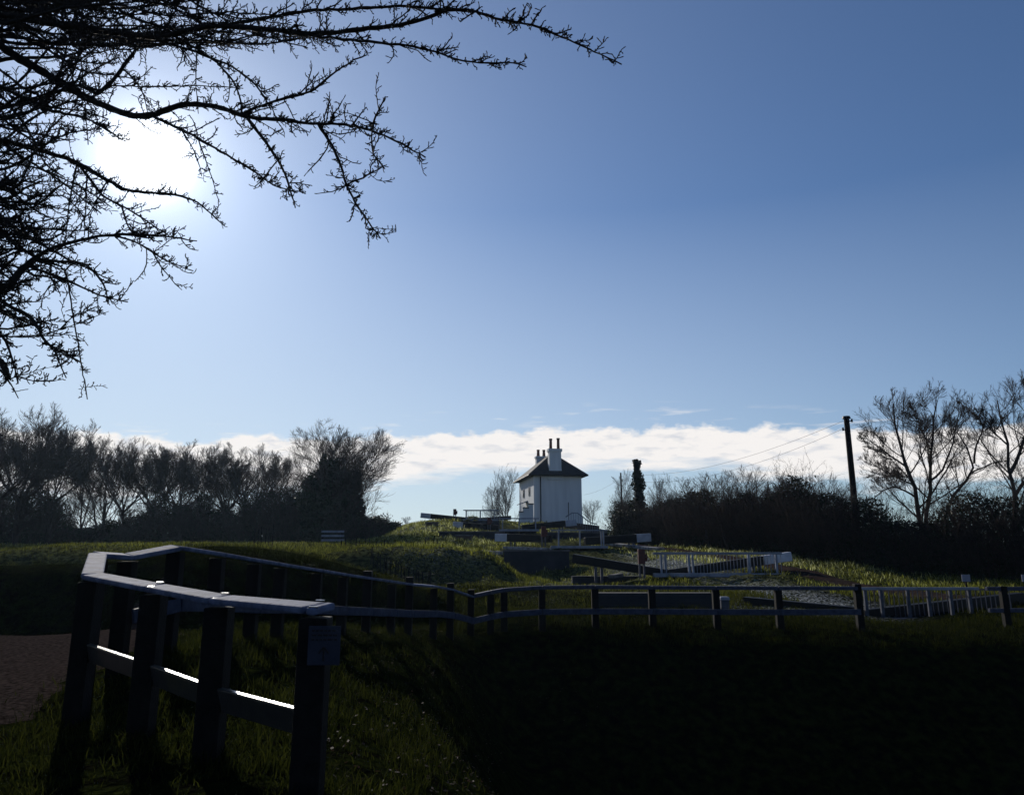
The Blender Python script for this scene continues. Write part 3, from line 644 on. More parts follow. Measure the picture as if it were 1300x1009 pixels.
# ------------------------------------------------------------------ lock gates
def lock_gate(name, label, d, xl, xr, ytop, ybase, posts, lbeam, rbeam, gear, back=True, rail_m='white', bars=True):
    c = P((xl+xr)/2, ybase, d); root = empty(name, c)
    A_ = P(xl, ytop, d); B_ = P(xr, ytop, d); zb = P((xl+xr)/2, ybase, d).z; h = A_.z-zb
    zt = (A_.z+B_.z)/2
    # two leaves of heavy planks under the footboards
    mid = (A_.x+B_.x)/2
    for s in (-1, 1):
        mb = MB(); x0 = mid+s*.02; x1 = mid+s*(B_.x-A_.x)/2*.95
        k = 6
        for i in range(k):
            xa = x0+(x1-x0)*i/k; xb2 = x0+(x1-x0)*(i+.94)/k
            mb.beam(Vector((xa, d+.35, zb-1.0)), Vector((xb2, d+.35, zb-1.0)), .10, 1.75)
        mb.beam(Vector((x0, d+.27, zb-.25)), Vector((x1, d+.27, zb-.25)), .05, .18); mb.beam(Vector((x0, d+.27, zb-1.3)), Vector((x1, d+.27, zb-1.3)), .05, .18)
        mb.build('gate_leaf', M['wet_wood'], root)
    fb = MB(); fb.beam(Vector((A_.x-.15, d, zb-.06)), Vector((B_.x+.15, d, zb-.06)), .5, .16); fb.build('footboard', M[rail_m], root, bevel=.01)
    rl = MB(); rl.beam(Vector((A_.x-.15, d, zt)), Vector((B_.x+.15, d, zt)), .10, .085)
    ra = rl.build('handrail', M['white'], root, bevel=.012)
    ext_ = 1.4 if d < 30 else .3
    for px in posts:
        x = P(px, ytop, d).x; mb = MB(); mb.box((x, d+.02, zb+.02), .09, .09, zt-zb-.06); mb.build('rail_post', M[rail_m], root)
    if bars:
        mb = MB(); nb = int((B_.x+ext_-A_.x)/.15)
        for i in range(nb):
            x = A_.x+(B_.x+ext_-A_.x)*(i+.5)/nb; mb.tube([Vector((x, d+.42, zb)), Vector((x, d+.42, zt-.05))], .016, 5)
        mb.beam(Vector((A_.x, d+.42, zt-.04)), Vector((B_.x+ext_, d+.42, zt-.04)), .04, .04)
        mb.build('back_bars', M[rail_m], root)
    for (bm_, side) in ((lbeam, 'l'), (rbeam, 'r')):
        if not bm_: continue
        (x0, y0, d0), (x1, y1, d1), wend, th = bm_       # gate end, free end
        a = P(x0, y0, d0); b = P(x1, y1, d1); t = (b-a); Ln = t.length; t.normalize()
        mb = MB(); e = b-t*wend if wend else b
        mb.beam(a, e, .30, th*.9, .34, th); bo = mb.build('balance_beam', M['black'], root, bevel=.02)
        if wend:
            mb = MB(); mb.beam(e, b, .35, th*1.02); mb.build('white_end', M['white_bright'], bo, bevel=.02)
        # foot under the free end
        f = b-t*(max(wend, .9)+.35); mb = MB(); zz = min(Hs(f.x, f.y), f.z-.4)
        mb.box((f.x-.14, f.y, zz-.1), .12, .2, f.z-th*.45-zz+.1); mb.build('beam_rest', M['white_dim'], root)
        mb = MB(); mb.box((f.x+.14, f.y, zz-.1), .12, .2, f.z-th*.45-zz+.1); mb.build('beam_rest', M['white_dim'], root)
    if gear:
        gxp, gy0, gy1 = gear; a = P(gxp, gy0, d-.25); b = P(gxp, gy1, d-.25); hh = a.z-b.z
        mb = MB(); mb.box((a.x, d-.25, a.z-hh*.55), .30, .26, hh*.55); mb.box((a.x+.16, d-.25, a.z-hh*.45), .18, .2, hh*.28)
        mb.tube([Vector((a.x+.2, d-.25, a.z-hh*.3)), Vector((a.x+.2, d-.55, a.z-hh*.3))], .035, 8)
        g_ = mb.build('paddle_gear', M['redpaint'], root, bevel=.02)
        mb = MB(); mb.box((a.x-.1, d-.25, b.z-.1), .07, .1, hh*.5+.1); mb.box((a.x+.1, d-.25, b.z-.1), .07, .1, hh*.5+.1)
        mb.build('gear_stand', M['white_dim'], g_)
    tag(root, label, 'lock gate', 'lock gates climbing the hill'); return root
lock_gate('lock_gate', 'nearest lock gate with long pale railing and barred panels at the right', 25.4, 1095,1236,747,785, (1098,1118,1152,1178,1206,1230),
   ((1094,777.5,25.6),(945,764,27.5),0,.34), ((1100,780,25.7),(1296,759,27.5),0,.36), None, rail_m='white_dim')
lock_gate('lock_gate', 'second lock gate up with white railing in front of frosted grass', 36.5, 833,988,702,728, (839,844,874,879,950,985),
   ((846,728,36.6),(728,708.5,38.5),0,.40), ((842,729,36.8),(1003,706,38),1.4,.40), (814,697,731))
lock_gate('lock_gate', 'middle lock gate with three post white railing and red paddle gear', 50.5, 702,768,673,693, (709,736,763,766),
   ((700,684,50.6),(630,682,53),.95,.48), ((742,687,50.8),(825,682,52.5),1.05,.5), (690,668,692), bars=False)
lock_gate('lock_gate', 'fourth lock gate with white railing in front of the cottage foot', 64.5, 636,682,658,672, (638,659,680),
   ((634,670,64.6),(576,666,66.5),.95,.5), ((662,670,64.8),(731,663,66.5),1.0,.5), (621,657,673), bars=False)
lock_gate('lock_gate', 'topmost lock gate with barred white railing on the skyline', 79.5, 590,631,647.5,659.5, (592,610,628),
   ((592,659.5,79.6),(535,654,82),1.2,.5), ((600,660,79.8),(648,657,82),0,.4), (577.5,646,660))
# right beam of gate B white tip etc. comes with it; chambers between the gates
def chamber(a, b, label):
    a = GATES[a]; b = GATES[b]; d = Vector((b.x-a.x, b.y-a.y, 0)); L = d.length; d.normalize(); nrm = Vector((d.y, -d.x, 0))
    root = empty('lock_chamber', (a.x, a.y, a.z-.2))
    for s in (-1, 1):
        mb = MB(); p = Vector((a.x, a.y, 0))+nrm*s*1.9+d*.9; q = Vector((b.x, b.y, 0))+nrm*s*1.9-d*.3
        za, zb = a.z-.25, a.z-.05
        mb.beam(p+Vector((0,0,za-1.2)), q+Vector((0,0,za-1.2)), .5, 2.3); mb.build('side_wall', M['bluebrick'], root)
        mb = MB(); mb.beam(p+Vector((0,0,za)), q+Vector((0,0,za)), .62, .1); mb.build('coping', M['coping'], root, bevel=.015)
    tag(root, label, 'lock chamber', 'lock chambers between the gates')
for (a_i, b_i, l_) in ((0,1,'lowest lock chamber edged with stone between the nearest and second gates'),(1,2,'lock chamber edged with stone between the second and middle gates')): chamber(a_i, b_i, l_)
# retaining walls facing the viewer
def face_wall(name, xl, xr, yt, yb, d, label, m='bluebrick', d2=None, cop=True):
    d2 = d2 or d; a = P(xl, yt, d); b = P(xr, yt, d2); zb = min(P(xl, yb, d).z, Hs(a.x, d)-.2)
    root = empty(name, ((a.x+b.x)/2, (d+d2)/2, zb))
    mb = MB(); hgt = max(a.z, b.z)-zb; t = Vector((b.x-a.x, b.y-a.y, 0)).normalized(); nn = Vector((-t.y, t.x, 0))*.25
    mb.hexa([Vector((a.x,a.y,zb))-nn, Vector((a.x,a.y,zb))+nn, Vector((b.x,b.y,zb))+nn, Vector((b.x,b.y,zb))-nn, a-nn, a+nn, b+nn, b-nn])
    mb.build('wall', M[m], root)
    if cop:
        mb = MB(); mb.beam(a+Vector((0,0,.05))-t*.06, b+Vector((0,0,.05))+t*.06, .62, .1); mb.build('coping', M['coping'], root, bevel=.015)
    tag(root, label, 'wall'); return root
face_wall('retaining_wall', 752,902,752,800,26.2,'dark retaining wall seen between the fence rails left of the white post', cop=False)
face_wall('retaining_wall', 640,722,700,741,46.5,'blue grey stone wall below the middle lock gate', 'stone')
face_wall('retaining_wall', 558,640,676,694,58,'low dark stone wall below the fourth lock gate', 'stone')
face_wall('retaining_wall', 585,634,661,672,72,'short stone wall between the fourth and the topmost lock gates', 'stone', cop=False)
face_wall('retaining_wall', 726,836,731,742,38.6,'low dark wall under the long black beam left of the red paddle gear', 'stone', cop=False)
face_wall('brick_pier', 541,556,664,683,67,'brick pier on the grass bank under the topmost balance beam', 'brick')
face_wall('brick_pier', 579,599,680.5,697,55,'brick pier with steps on the grass bank below the fourth gate', 'brick')
for k,(px,yt,yb,d,lb) in enumerate(((583,700,712,47,'squat pale stone block furthest left in the row below the brick pier'),(624,699,722,44,'taller pale stone block in the row left of the blue grey wall'),(634,718,728,41,'lowest pale stone block at the foot of the bank'))):
    o = empty('stone_block', P(px,yb,d)); a = P(px,yt,d); mb = MB(); zb = min(P(px,yb,d).z, Hs(a.x,d))-.1; mb.box((a.x,d,zb),.42,.42,a.z-zb-.12,.2,.94)
    mb.build('block', M['stone'], o, bevel=.03); mb = MB(); mb.box((a.x,d,a.z-.12),.46,.46,.12,.2,.9); mb.build('block_cap', M['coping'], o, bevel=.03); tag(o, lb, 'stone block', 'stone blocks beside the lower locks')
def paddle_stand(px, yt, yb, d, label):
    a = P(px,yt,d); zb = Hs(a.x,d); h = a.z-zb; o = empty('paddle_stand',(a.x,d,zb))
    for sx in (-.12,.12):
        mb = MB(); mb.box((a.x+sx,d,zb-.1),.07,.10,h*.55+.1); mb.build('leg',M['white_bright'],o)
    mb = MB(); mb.box((a.x,d,zb+h*.5),.34,.24,h*.34); mb.box((a.x,d,zb+h*.84),.12,.10,h*.16); mb.build('gear_box',M['black'],o,bevel=.02)
    mb = MB(); mb.tube([Vector((a.x+.17,d,zb+h*.7)),Vector((a.x+.30,d,zb+h*.7))],.03,8); mb.beam(Vector((a.x+.29,d,zb+h*.7)),Vector((a.x+.29,d-.05,zb+h*.95)),.03,.03,up=(0,1,0)); mb.build('spindle',M['black'],o)
    tag(o,label,'paddle stand','paddle stands on the lock sides')
def apron(a, b, w_, label, m='frost_stone'):
    A_, B_ = P(*a), P(*b); A_ = Vector((A_.x,A_.y,max(A_.z,Hs(A_.x,A_.y)+.02))); B_ = Vector((B_.x,B_.y,max(B_.z,Hs(B_.x,B_.y)+.02)))
    root = empty('paving_strip', (A_+B_)/2); k = max(3,int((B_-A_).length/.75))
    for i in range(k):
        p = A_.lerp(B_,i/k); q = A_.lerp(B_,(i+.97)/k); mb = MB(); mb.beam(p,q,w_,.16+.01*math.sin(i*2.3)); mb.build('slab',M[m],root,bevel=.015)
    tag(root,label,'paving','stone paving strips along the locks')
apron((772,690,54),(838,697,49),.7,'paving strip right of the middle lock gate running towards the frosted bank')
apron((563,700,45),(636,702,44),.8,'paving strip across the grass bank left of the blue grey wall')
apron((640,695,50),(700,697,49),.6,'paving strip at the left foot of the middle lock gate')
face_wall('retaining_wall', 452,548,699,708,45,'long low stone edge half hidden in grass left of the locks', 'stone')
face_wall('retaining_wall', 690,770,677,684,60,'low stone edge between the middle and fourth gates', 'stone')
# white post and mooring bollards by the fence
def white_post(px, yt, yb, d, w, label, name='white_post', capm='white', bodym='white_dim'):
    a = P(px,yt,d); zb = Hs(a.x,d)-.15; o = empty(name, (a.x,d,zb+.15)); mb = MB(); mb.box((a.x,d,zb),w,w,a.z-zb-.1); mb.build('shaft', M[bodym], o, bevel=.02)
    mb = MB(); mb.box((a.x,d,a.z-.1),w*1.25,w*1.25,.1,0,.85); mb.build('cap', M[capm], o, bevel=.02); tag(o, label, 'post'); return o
white_post(919,757,800,24.8,.24,'square pale wooden post standing behind the fence right of centre')
def bollard(px, yt, d, label):
    a = P(px,yt,d); zb = Hs(a.x,d)-.1; o = empty('mooring_bollard', (a.x,d,zb+.1)); mb = MB(); mb.tube([Vector((a.x,d,zb)),Vector((a.x,d,a.z-.13))],[.13,.11],12); mb.build('shaft', M['black'], o, smooth=True)
    mb = MB(); mb.tube([Vector((a.x,d,a.z-.13)),Vector((a.x,d,a.z-.04)),Vector((a.x,d,a.z))],[.15,.15,.09],12); mb.build('cap', M['white'], o, smooth=True); tag(o,label,'bollard','mooring bollards behind the fence')
bollard(953,789,22.3,'white topped round bollard between two fence posts right of the pale post')
bollard(900,794,22.0,'white topped bollard almost hidden by the fence post beside the pale post')
# small signs on the right, finger post, three board barrier
def small_sign(px, y0, y1, w, d, label):
    a = P(px,y0,d); b = P(px,y1,d); o = empty('small_sign', (a.x,d,Hs(a.x,d))); mb = MB(); mb.beam(Vector((a.x-w/2,d-.04,(a.z+b.z)/2)),Vector((a.x+w/2,d-.04,(a.z+b.z)/2)),.02,a.z-b.z); mb.build('plate',M['frost_plate'],o)
    mb = MB(); mb.tube([Vector((a.x,d,Hs(a.x,d)-.1)),Vector((a.x,d,a.z))],.03,6); mb.build('stake',M['wet_wood'],o); tag(o,label,'sign')
small_sign(1225,729,738,.30,30,'small square white sign above the nearest gate railing')
small_sign(1301,729,738,.30,29,'small white sign cut off by the right edge')
o = empty('finger_post', P(899,694,52)); a = P(899,657,52)
mb = MB(); mb.tube([Vector((a.x,52,-.5)),a],[.07,.055],8); mb.build('post',M['black'],o)
mb = MB(); mb.beam(a+Vector((-.12,0,-.16)),a+Vector((.1,0,-.16)),.04,.32); mb.build('plate',M['white_dim'],o)
mb = MB(); mb.beam(a+Vector((-.24,0,-1.05)),a+Vector((-.10,0,-1.05)),.05,.55); mb.build('side_plate',M['white_dim'],o)
tag(o,'thin dark post with a small plate at its head in front of the right hedge','sign post')
o = empty('slatted_barrier', P(422,690,60)); 
for yy in (674.5,680,685.5):
    a = P(408,yy,60); b = P(437,yy,60); mb = MB(); mb.beam(a,b,.04,.15); mb.build('board',M['white'],o)
for px in (410.5,434.5):
    a = P(px,674,60.06); mb = MB(); mb.beam(Vector((a.x,60.06,0)),a,.08,.08,up=(0,1,0)); mb.build('post',M['wet_wood'],o)
tag(o,'three pale horizontal boards on posts in front of the ivy clad tree','barrier')
# brown board / plank lying by the lower lock
o = empty('timber_baulk', P(782,733,36)); mb = MB(); mb.beam(P(776,731.5,36),P(788,729.5,36.4),.35,.14); mb.build('plank',M['coping'],o); tag(o,'short pale plank lying on the lock side below the red paddle gear','plank')

# ------------------------------------------------------------------ paling fences on the bank
def paling(pts, h, sp, label, seed):
    r = random.Random(seed); o = None; mb = MB(); wr = MB(); W3 = [P(*p) for p in pts]
    W3 = [Vector((p.x,p.y,Hs(p.x,p.y))) for p in W3]
    o = empty('paling_fence', W3[0])
    for a, b in zip(W3, W3[1:]):
        k = int((b-a).length/sp)
        for i in range(k):
            q = a.lerp(b, i/k); z = Hs(q.x,q.y); hh = h*r.uniform(.8,1.1); dx = r.uniform(-.06,.06)
            mb.beam(Vector((q.x,q.y,z-.1)),Vector((q.x+dx,q.y,z+hh)),.045,.025,up=(0,1,0))
        for f in (.3,.8):
            wr.tube([Vector((a.lerp(b,i/8).x,a.lerp(b,i/8).y,Hs(a.lerp(b,i/8).x,a.lerp(b,i/8).y)+h*f)) for i in range(9)],.008,4)
    mb.build('pales',M['wet_wood'],o); wr.build('wires',M['wire'],o); tag(o,label,'fence')
paling([(432,701,40),(470,701,41),(520,701,42),(560,706,41)],.62,.24,'thin paling fence along the upper edge of the grass bank',1)
paling([(470,722,33),(510,730,31.5),(552,738,30)],.65,.22,'thin paling fence lower on the grass bank just above the big fence rail',2)
paling([(322,697,46),(336,697,46),(350,697,46.5)],1.25,.2,'taller dark stakes at the field edge in front of the tree row',3)

# ------------------------------------------------------------------ the big timber fence in front
fence = empty('timber_fence', (P(597,757,20.5).x, 20.5, Hs(P(597,757,20.5).x, 20.5)))
near = [(117,731,6.75,0),(197,746,6.0,0),(280,761,5.25,0),(402,772,4.45,0)]
backr = [(124,704,8.0,0),(163,706.5,8.3,0),(224,695,8.7,0),(277,703,9.6,0),(324,711,10.5,0),(357,716.5,11.4,0),(403,723.5,12.6,0),(436,729,13.7,0),(467,733.5,14.8,.12),(498,738,16,0),(520,741.5,17,.14),(551,744,18.2,0),(572,748,19.2,.14),(598,757,20.4,.16)]
frontr = [(623,751.5,20.6,0),(640,748.5,20.7,0),(688,745.5,20.8,0),(755,745,20.9,0),(827,745.5,21,0),(908,746,21.1,0),(987,746.5,21.2,0),(1088,746.5,21.4,.10)]
def post(p, w, ext, base=None):
    q = P(*p[:3]); zb = Hs(q.x,q.y)-.25 if base is None else base
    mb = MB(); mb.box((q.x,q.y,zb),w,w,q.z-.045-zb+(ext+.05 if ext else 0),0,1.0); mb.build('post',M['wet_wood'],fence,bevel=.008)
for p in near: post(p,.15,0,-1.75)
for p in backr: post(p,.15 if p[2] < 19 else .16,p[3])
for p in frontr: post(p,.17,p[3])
def rails(lst, w, h, drop, mt, name, off=(0,0), up=(0,0,1)):
    for a, b in zip(lst, lst[1:]):
        A_, B_ = P(*a[:3]), P(*b[:3]); t = (B_-A_).normalized()
        o3 = Vector((off[0],off[1],-drop))
        mb = MB(); mb.beam(A_+o3+t*.006,B_+o3-t*.006,w,h,up=up); mb.build(name,M[mt],fence,bevel=.012)
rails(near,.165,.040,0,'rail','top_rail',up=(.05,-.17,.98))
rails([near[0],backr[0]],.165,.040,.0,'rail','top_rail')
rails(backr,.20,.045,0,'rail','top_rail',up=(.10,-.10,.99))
rails([backr[-1]]+frontr,.17,.09,0,'rail_shaded','top_rail')
UPG = (-.15,-.19,.97)
for a, b in zip(near, near[1:]):
    A_, B_ = P(*a[:3])-Vector((0,-.02,.58)), P(*b[:3])-Vector((0,-.02,.58)); mb = MB(); mb.beam(A_,B_,.034,.14,up=UPG); mb.build('lower_rail',M['glint'],fence,bevel=.006)
for p in near[1:]:
    q = P(*p[:3])
    for sg in (-.072,.072):
        mb = MB(); mb.beam(q+Vector((-.024,sg,.024+.17*sg)),q+Vector((.024,sg,.023+.17*sg)),.014,.008,up=UPG); mb.build('rail_strap',M['glint'],fence)
rails(backr[1:],.05,.14,.58,'rail_shaded','lower_rail',(.10,0))
rails([backr[-1]]+frontr,.05,.14,.58,'rail_shaded','lower_rail',(0,-.11))
# end piece of the near run and the run beyond the gate
mb = MB(); q = P(402,772,4.45); mb.beam(q+Vector((.0,0,0)),q+Vector((.05,-.03,-.003)),.165,.040,up=(.05,-.17,.98)); mb.build('top_rail',M['rail'],fence,bevel=.012)
tag(fence,'long dark timber post and rail fence with shiny pale top rail curving across the foreground','fence')
f2 = empty('timber_fence', (P(1275,747,22).x,22,Hs(P(1275,747,22).x,22)))
q0, q1 = P(1252,747,21.8), P(1420,747,22.5)
for s in (.12,.75):
    q = q0.lerp(q1,s); mb = MB(); mb.box((q.x,q.y,Hs(q.x,q.y)-.2),.16,.16,q.z+.06-Hs(q.x,q.y)+.2); mb.build('post',M['wet_wood'],f2,bevel=.008)
for dr in (0,.55):
    mb = MB(); mb.beam(q0-Vector((0,0,dr)),q1-Vector((0,0,dr)),  .1,.10); mb.build('top_rail' if dr == 0 else 'lower_rail',M['rail_shaded'],f2,bevel=.01)
tag(f2,'short dark timber fence running out of the photo past the nearest lock gate','fence')
# notice plate on the near end post
sgn = empty('notice_plate', P(411,842,4.30)); c = P(411.5,819,4.28); w_, h_ = .165, .19
mb = MB(); mb.beam(c-Vector((w_/2,0,0)),c+Vector((w_/2,0,0)),.006,h_); mb.build('plate',M['sign'],sgn,bevel=.003)
mb = MB(); f = c+Vector((0,-.0045,0))
rr = random.Random(4)
for row in range(3):
    x = -.065
    while x < .06:
        wl = rr.uniform(.012,.026); mb.beam(f+Vector((x,0,.072-row*.022)),f+Vector((min(x+wl,.066),0,.072-row*.022)),.002,.009); x += wl+.006
mb.build('lettering',M['black'],sgn)
mb = MB(); mb.beam(f+Vector((0,0,-.075)),f+Vector((0,0,-.02)),.002,.010,up=(0,1,0)) if False else mb.box((f.x,f.y,f.z-.075),.009,.002,.055)
mb.beam(f+Vector((-.026,0,-.038)),f+Vector((.001,0,-.008)),.002,.009); mb.beam(f+Vector((.026,0,-.038)),f+Vector((-.001,0,-.008)),.0025,.009)
mb.build('arrow',M['black'],sgn)
tag(sgn,'small dull notice with an upward arrow on the nearest fence post','sign')

# ------------------------------------------------------------------ grass
def grass(nb, dmin, dmax, hmin, hmax, wid, seed, xlo=-60, xhi=1380, power=1.0):
    r = np.random.default_rng(seed)
    d = dmin*(dmax/dmin)**r.uniform(0,1,nb)**power; px = r.uniform(xlo,xhi,nb); x = (px-650)*d/1038.0
    keep = (dist_poly(x,d,PATH) > 1.45+.25*r.normal(0,1,nb)) & (dist_poly(x,d,TOW) > .95+.15*r.normal(0,1,nb))
    cl = snoise(x*2.1,d*2.1,7)+.7*snoise(x*.8,d*.8,8)+.6*snoise(x*6,d*6,9)
    keep &= (cl+r.normal(0,.25,nb)) > -.22
    # no grass inside the lock channel
    lp = [(p.x,p.y) for p in GATES]; keep &= dist_poly(x,d,lp) > 1.7
    x = x[keep]; d = d[keep]; cl = cl[keep]; n_ = len(x); z = H(x,d)
    keep2 = ~((d < 20.3) & (z < -3.2)) & ~((d < 20.25) & (x > -.6) & (r.uniform(0,1,n_) < .9)); x, d, cl, z = x[keep2], d[keep2], cl[keep2], z[keep2]; n_ = len(x)
    h = r.uniform(hmin,hmax,n_)*(1+.8*np.clip(cl,-.5,1)); a = r.uniform(0,6.28,n_); w = wid*r.uniform(.6,1.2,n_)
    lean = r.uniform(.15,.8,n_); la = r.uniform(0,6.28,n_)
    B = np.stack([x,d,z-.02],1); s = np.stack([np.cos(a)*w,np.sin(a)*w,0*a],1)
    l = np.stack([np.cos(la)*lean*h,np.sin(la)*lean*h,0*h],1); u = np.stack([0*h,0*h,h],1)
    V = np.stack([B-s,B+s,B+l*.35+u*.6+s*.8,B+l*.35+u*.6-s*.8,B+l+u*.95],1)
    i = np.arange(n_)[:,None]*5
    px2 = x*1038/d+650
    fro = np.zeros(n_)
    for (fx,fy,fd,fr_,fa) in ((1000,762,29,3.4,1),(850,716,42,3.2,1),(960,700,47,3,.8),(530,672,66,5,.5),(590,684,56,3,.5),(800,690,60,4,.9),(560,720,37,4,.4)):
        p = P(fx,fy,fd); fro = np.maximum(fro,fa*np.exp(-((x-p.x)**2+(d-p.y)**2)/(fr_*fr_)))
    lit_tone = np.clip(r.uniform(.0,1,n_)**1.7+.35*fro+.2*cl,0,1)*(.05+.08*smooth01((d-21.5)/6)+.36*smooth01((d-29.5)/5)+.34*smooth01((d-35)/8)+.25*smooth01((x-6)/8)*smooth01((d-27)/5))*(1-.5*smooth01((-x-3)/8)*smooth01((62-d)/12))  # blade tone: chance and frost, dimmed near and left, sunlit look painted farther off
    return V.reshape(-1,3), i+np.array([[0,1,2,3]]), i+np.array([[3,2,4]]), np.repeat(lit_tone,5)
Vs=[];Qs=[];Ts=[];Ds=[];o_=0
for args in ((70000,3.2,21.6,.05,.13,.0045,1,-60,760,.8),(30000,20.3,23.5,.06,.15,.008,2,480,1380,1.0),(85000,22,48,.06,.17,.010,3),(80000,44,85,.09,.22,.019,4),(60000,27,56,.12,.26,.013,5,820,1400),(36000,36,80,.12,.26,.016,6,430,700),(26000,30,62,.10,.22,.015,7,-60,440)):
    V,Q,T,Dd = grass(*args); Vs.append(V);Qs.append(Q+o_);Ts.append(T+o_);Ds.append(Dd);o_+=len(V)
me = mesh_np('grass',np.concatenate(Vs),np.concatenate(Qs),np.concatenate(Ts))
at = me.attributes.new('lit_tone','FLOAT','POINT'); at.data.foreach_set('value',np.concatenate(Ds).astype(np.float32))
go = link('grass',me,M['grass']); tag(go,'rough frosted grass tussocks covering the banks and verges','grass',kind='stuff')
n_ = 1700; r = np.random.default_rng(51); yy = r.uniform(4.2,19.8,n_); px_ = r.uniform(380,760,n_); xx = (px_-650)*yy/1038
kk = H(xx,yy) > -3.6; xx, yy = xx[kk], yy[kk]; C = np.stack([xx,yy,H(xx,yy)+.02],1)
V,Q = leaves(r,C,.022); V = V.reshape(-1,4,3); c0 = V.mean(1,keepdims=True); V[...,2] = c0[...,2]+(V[...,2]-c0[...,2])*.45
lf = link('fallen_leaves', mesh_np('fallen_leaves', V.reshape(-1,3), Q), mat('dead leaves',(.05,.03,.022),(.02,.012,.009),8,rough=.7,spec=.15,bump=0,trans=.25)); tag(lf,'dead brown leaves scattered down the bank below the fence','fallen leaves',kind='stuff')
# ------------------------------------------------------------------ near overhanging tree
def near_tree():
    r = np.random.default_rng(77)
    T0 = np.array([-5.3,5.6,-1.6]); crotch = [np.array([-5.2,5.6,.6]), np.array([-5.0,5.5,2.0]), np.array([-5.1,5.4,3.4]), np.array([-4.9,5.2,4.4])]
    L = []   # (pixel polyline, d start, d end, r0 px, r1 px)
    def B(pts, d0, d1, r0, r1, root=None): L.append((pts,d0,d1,r0,r1,root))
    B([(-40,30),(20,72),(60,95),(110,125),(150,142),(185,150),(205,142),(235,131),(275,135),(315,150),(360,152),(400,158),(430,157),(470,165),(505,180),(540,200)],5.4,4.6,6.5,1.0,2)
    B([(400,160),(425,195),(440,240),(465,280),(483,303)],4.8,4.6,2.3,.8)
    B([(317,154),(341,185),(357,209),(369,237),(375,264)],5.0,4.8,2.4,.8)
    B([(205,150),(245,170),(285,195),(320,215),(350,238),(388,246)],5.2,4.9,2.2,.8)
    B([(95,45),(112,80),(125,108)],5.0,5.3,3,2.5); B([(128,112),(150,96),(160,78),(185,50),(215,30)],5.3,5.6,3.2,1.5)
    B([(-40,10),(60,30),(150,42),(200,49),(240,38),(280,32),(340,38),(400,44),(442,40),(513,32),(545,22),(568,12),(600,13),(632,25),(674,31),(722,51),(755,66),(789,82)],5.0,3.9,5.5,1.0,3)
    B([(300,-20),(400,-10),(480,0),(510,2),(555,10),(568,12)],4.8,4.2,2.6,1.6)
    B([(340,40),(400,48),(460,53),(530,60),(570,72),(600,82),(650,78),(668,85)],4.5,4.2,2.4,.9)
    B([(315,150),(350,130),(400,118),(425,92),(445,78),(466,70)],5.0,4.7,2.0,.9); B([(462,162),(475,138),(488,122)],4.6,4.5,1.6,.8)
    B([(455,158),(462,195),(485,215)],4.6,4.5,1.4,.8); B([(435,225),(470,215),(488,208)],4.6,4.5,1.3,.7)
    B([(-40,405),(0,372),(30,340),(60,315),(100,305),(140,297),(200,299),(250,306)],4.6,4.9,5,.8,0)
    B([(45,330),(80,333),(105,330),(125,350),(140,372),(137,386)],4.7,4.6,2,.8); B([(45,345),(90,360),(130,378),(163,384)],4.7,4.6,1.8,.8)
    B([(140,299),(175,308),(205,330),(245,344)],4.8,4.9,1.6,.6); B([(200,326),(212,350),(232,369)],4.9,4.9,1,.5)
    B([(-40,360),(0,382),(45,405),(55,435),(75,445),(100,458)],4.6,4.4,3,.8,0); B([(-30,395),(0,420),(15,450),(23,487)],4.5,4.4,2.2,.8,0); B([(58,438),(70,460),(82,479)],4.4,4.4,1.4,.7)
    B([(75,398),(100,401),(120,400),(140,393)],4.4,4.4,.8,.4); B([(60,392),(85,388),(117,386)],4.4,4.4,.8,.4); B([(35,470),(55,483),(68,484),(82,480)],4.4,4.4,.8,.4)
    B([(-40,165),(0,178),(50,190),(95,205),(130,225),(160,242),(190,245),(215,245),(250,255),(285,287)],5.8,5.6,4.5,.8,1)
    B([(95,206),(130,250),(170,270),(215,300)],5.7,5.5,2,.7); B([(152,258),(160,285),(172,302)],5.6,5.5,1.4,.7); B([(92,210),(84,260),(82,310)],5.7,5.7,1.3,.6); B([(110,225),(107,300)],5.7,5.7,1.2,.6); B([(135,233),(115,270),(80,310)],5.7,5.2,1.2,.6)
    B([(150,103),(200,108),(260,108),(310,112)],5.3,5.2,1.2,.6); B([(165,80),(185,110),(190,145)],5.4,5.3,1.2,.6)
    B([(240,60),(280,80),(305,110),(310,150)],5.0,5.0,2.0,1); B([(215,55),(260,70),(300,85),(330,110),(345,140)],5.0,5.0,2.2,1)
    B([(240,95),(245,125),(250,150)],5,5,1.0,.5); B([(235,210),(260,235),(275,262)],5.2,5.2,1,.5); B([(240,170),(255,200),(258,225)],5.2,5.2,1,.5)
    B([(0,110),(60,140),(110,150),(160,180)],5.9,5.6,3,.8,1)
    # the tangled mass at the upper left
    for k in range(84):
        y0 = r.uniform(-40,330) if k > 34 else r.uniform(-90,60); reach = r.uniform(90,230)*(1-.35*max(0,y0)/330) if k > 34 else r.uniform(200,460)
        a = r.uniform(-.25,.55); pts = [(-60,y0)]; x = -60.; y = y0
        for j in range(6):
            x += reach/5; y += reach/5*math.tan(a)*.6+r.normal(0,9); a += r.normal(0,.28); pts.append((x,y))
        if k <= 34: pts = [(px,min(py,55+r.uniform(-25,10))) for px, py in pts]
        d0 = r.uniform(4.4,7.0); B(pts,d0,d0-r.uniform(-.4,.9),r.uniform(1.8,3.6),.7,min(3,max(0,int(3.2-y0/110))))
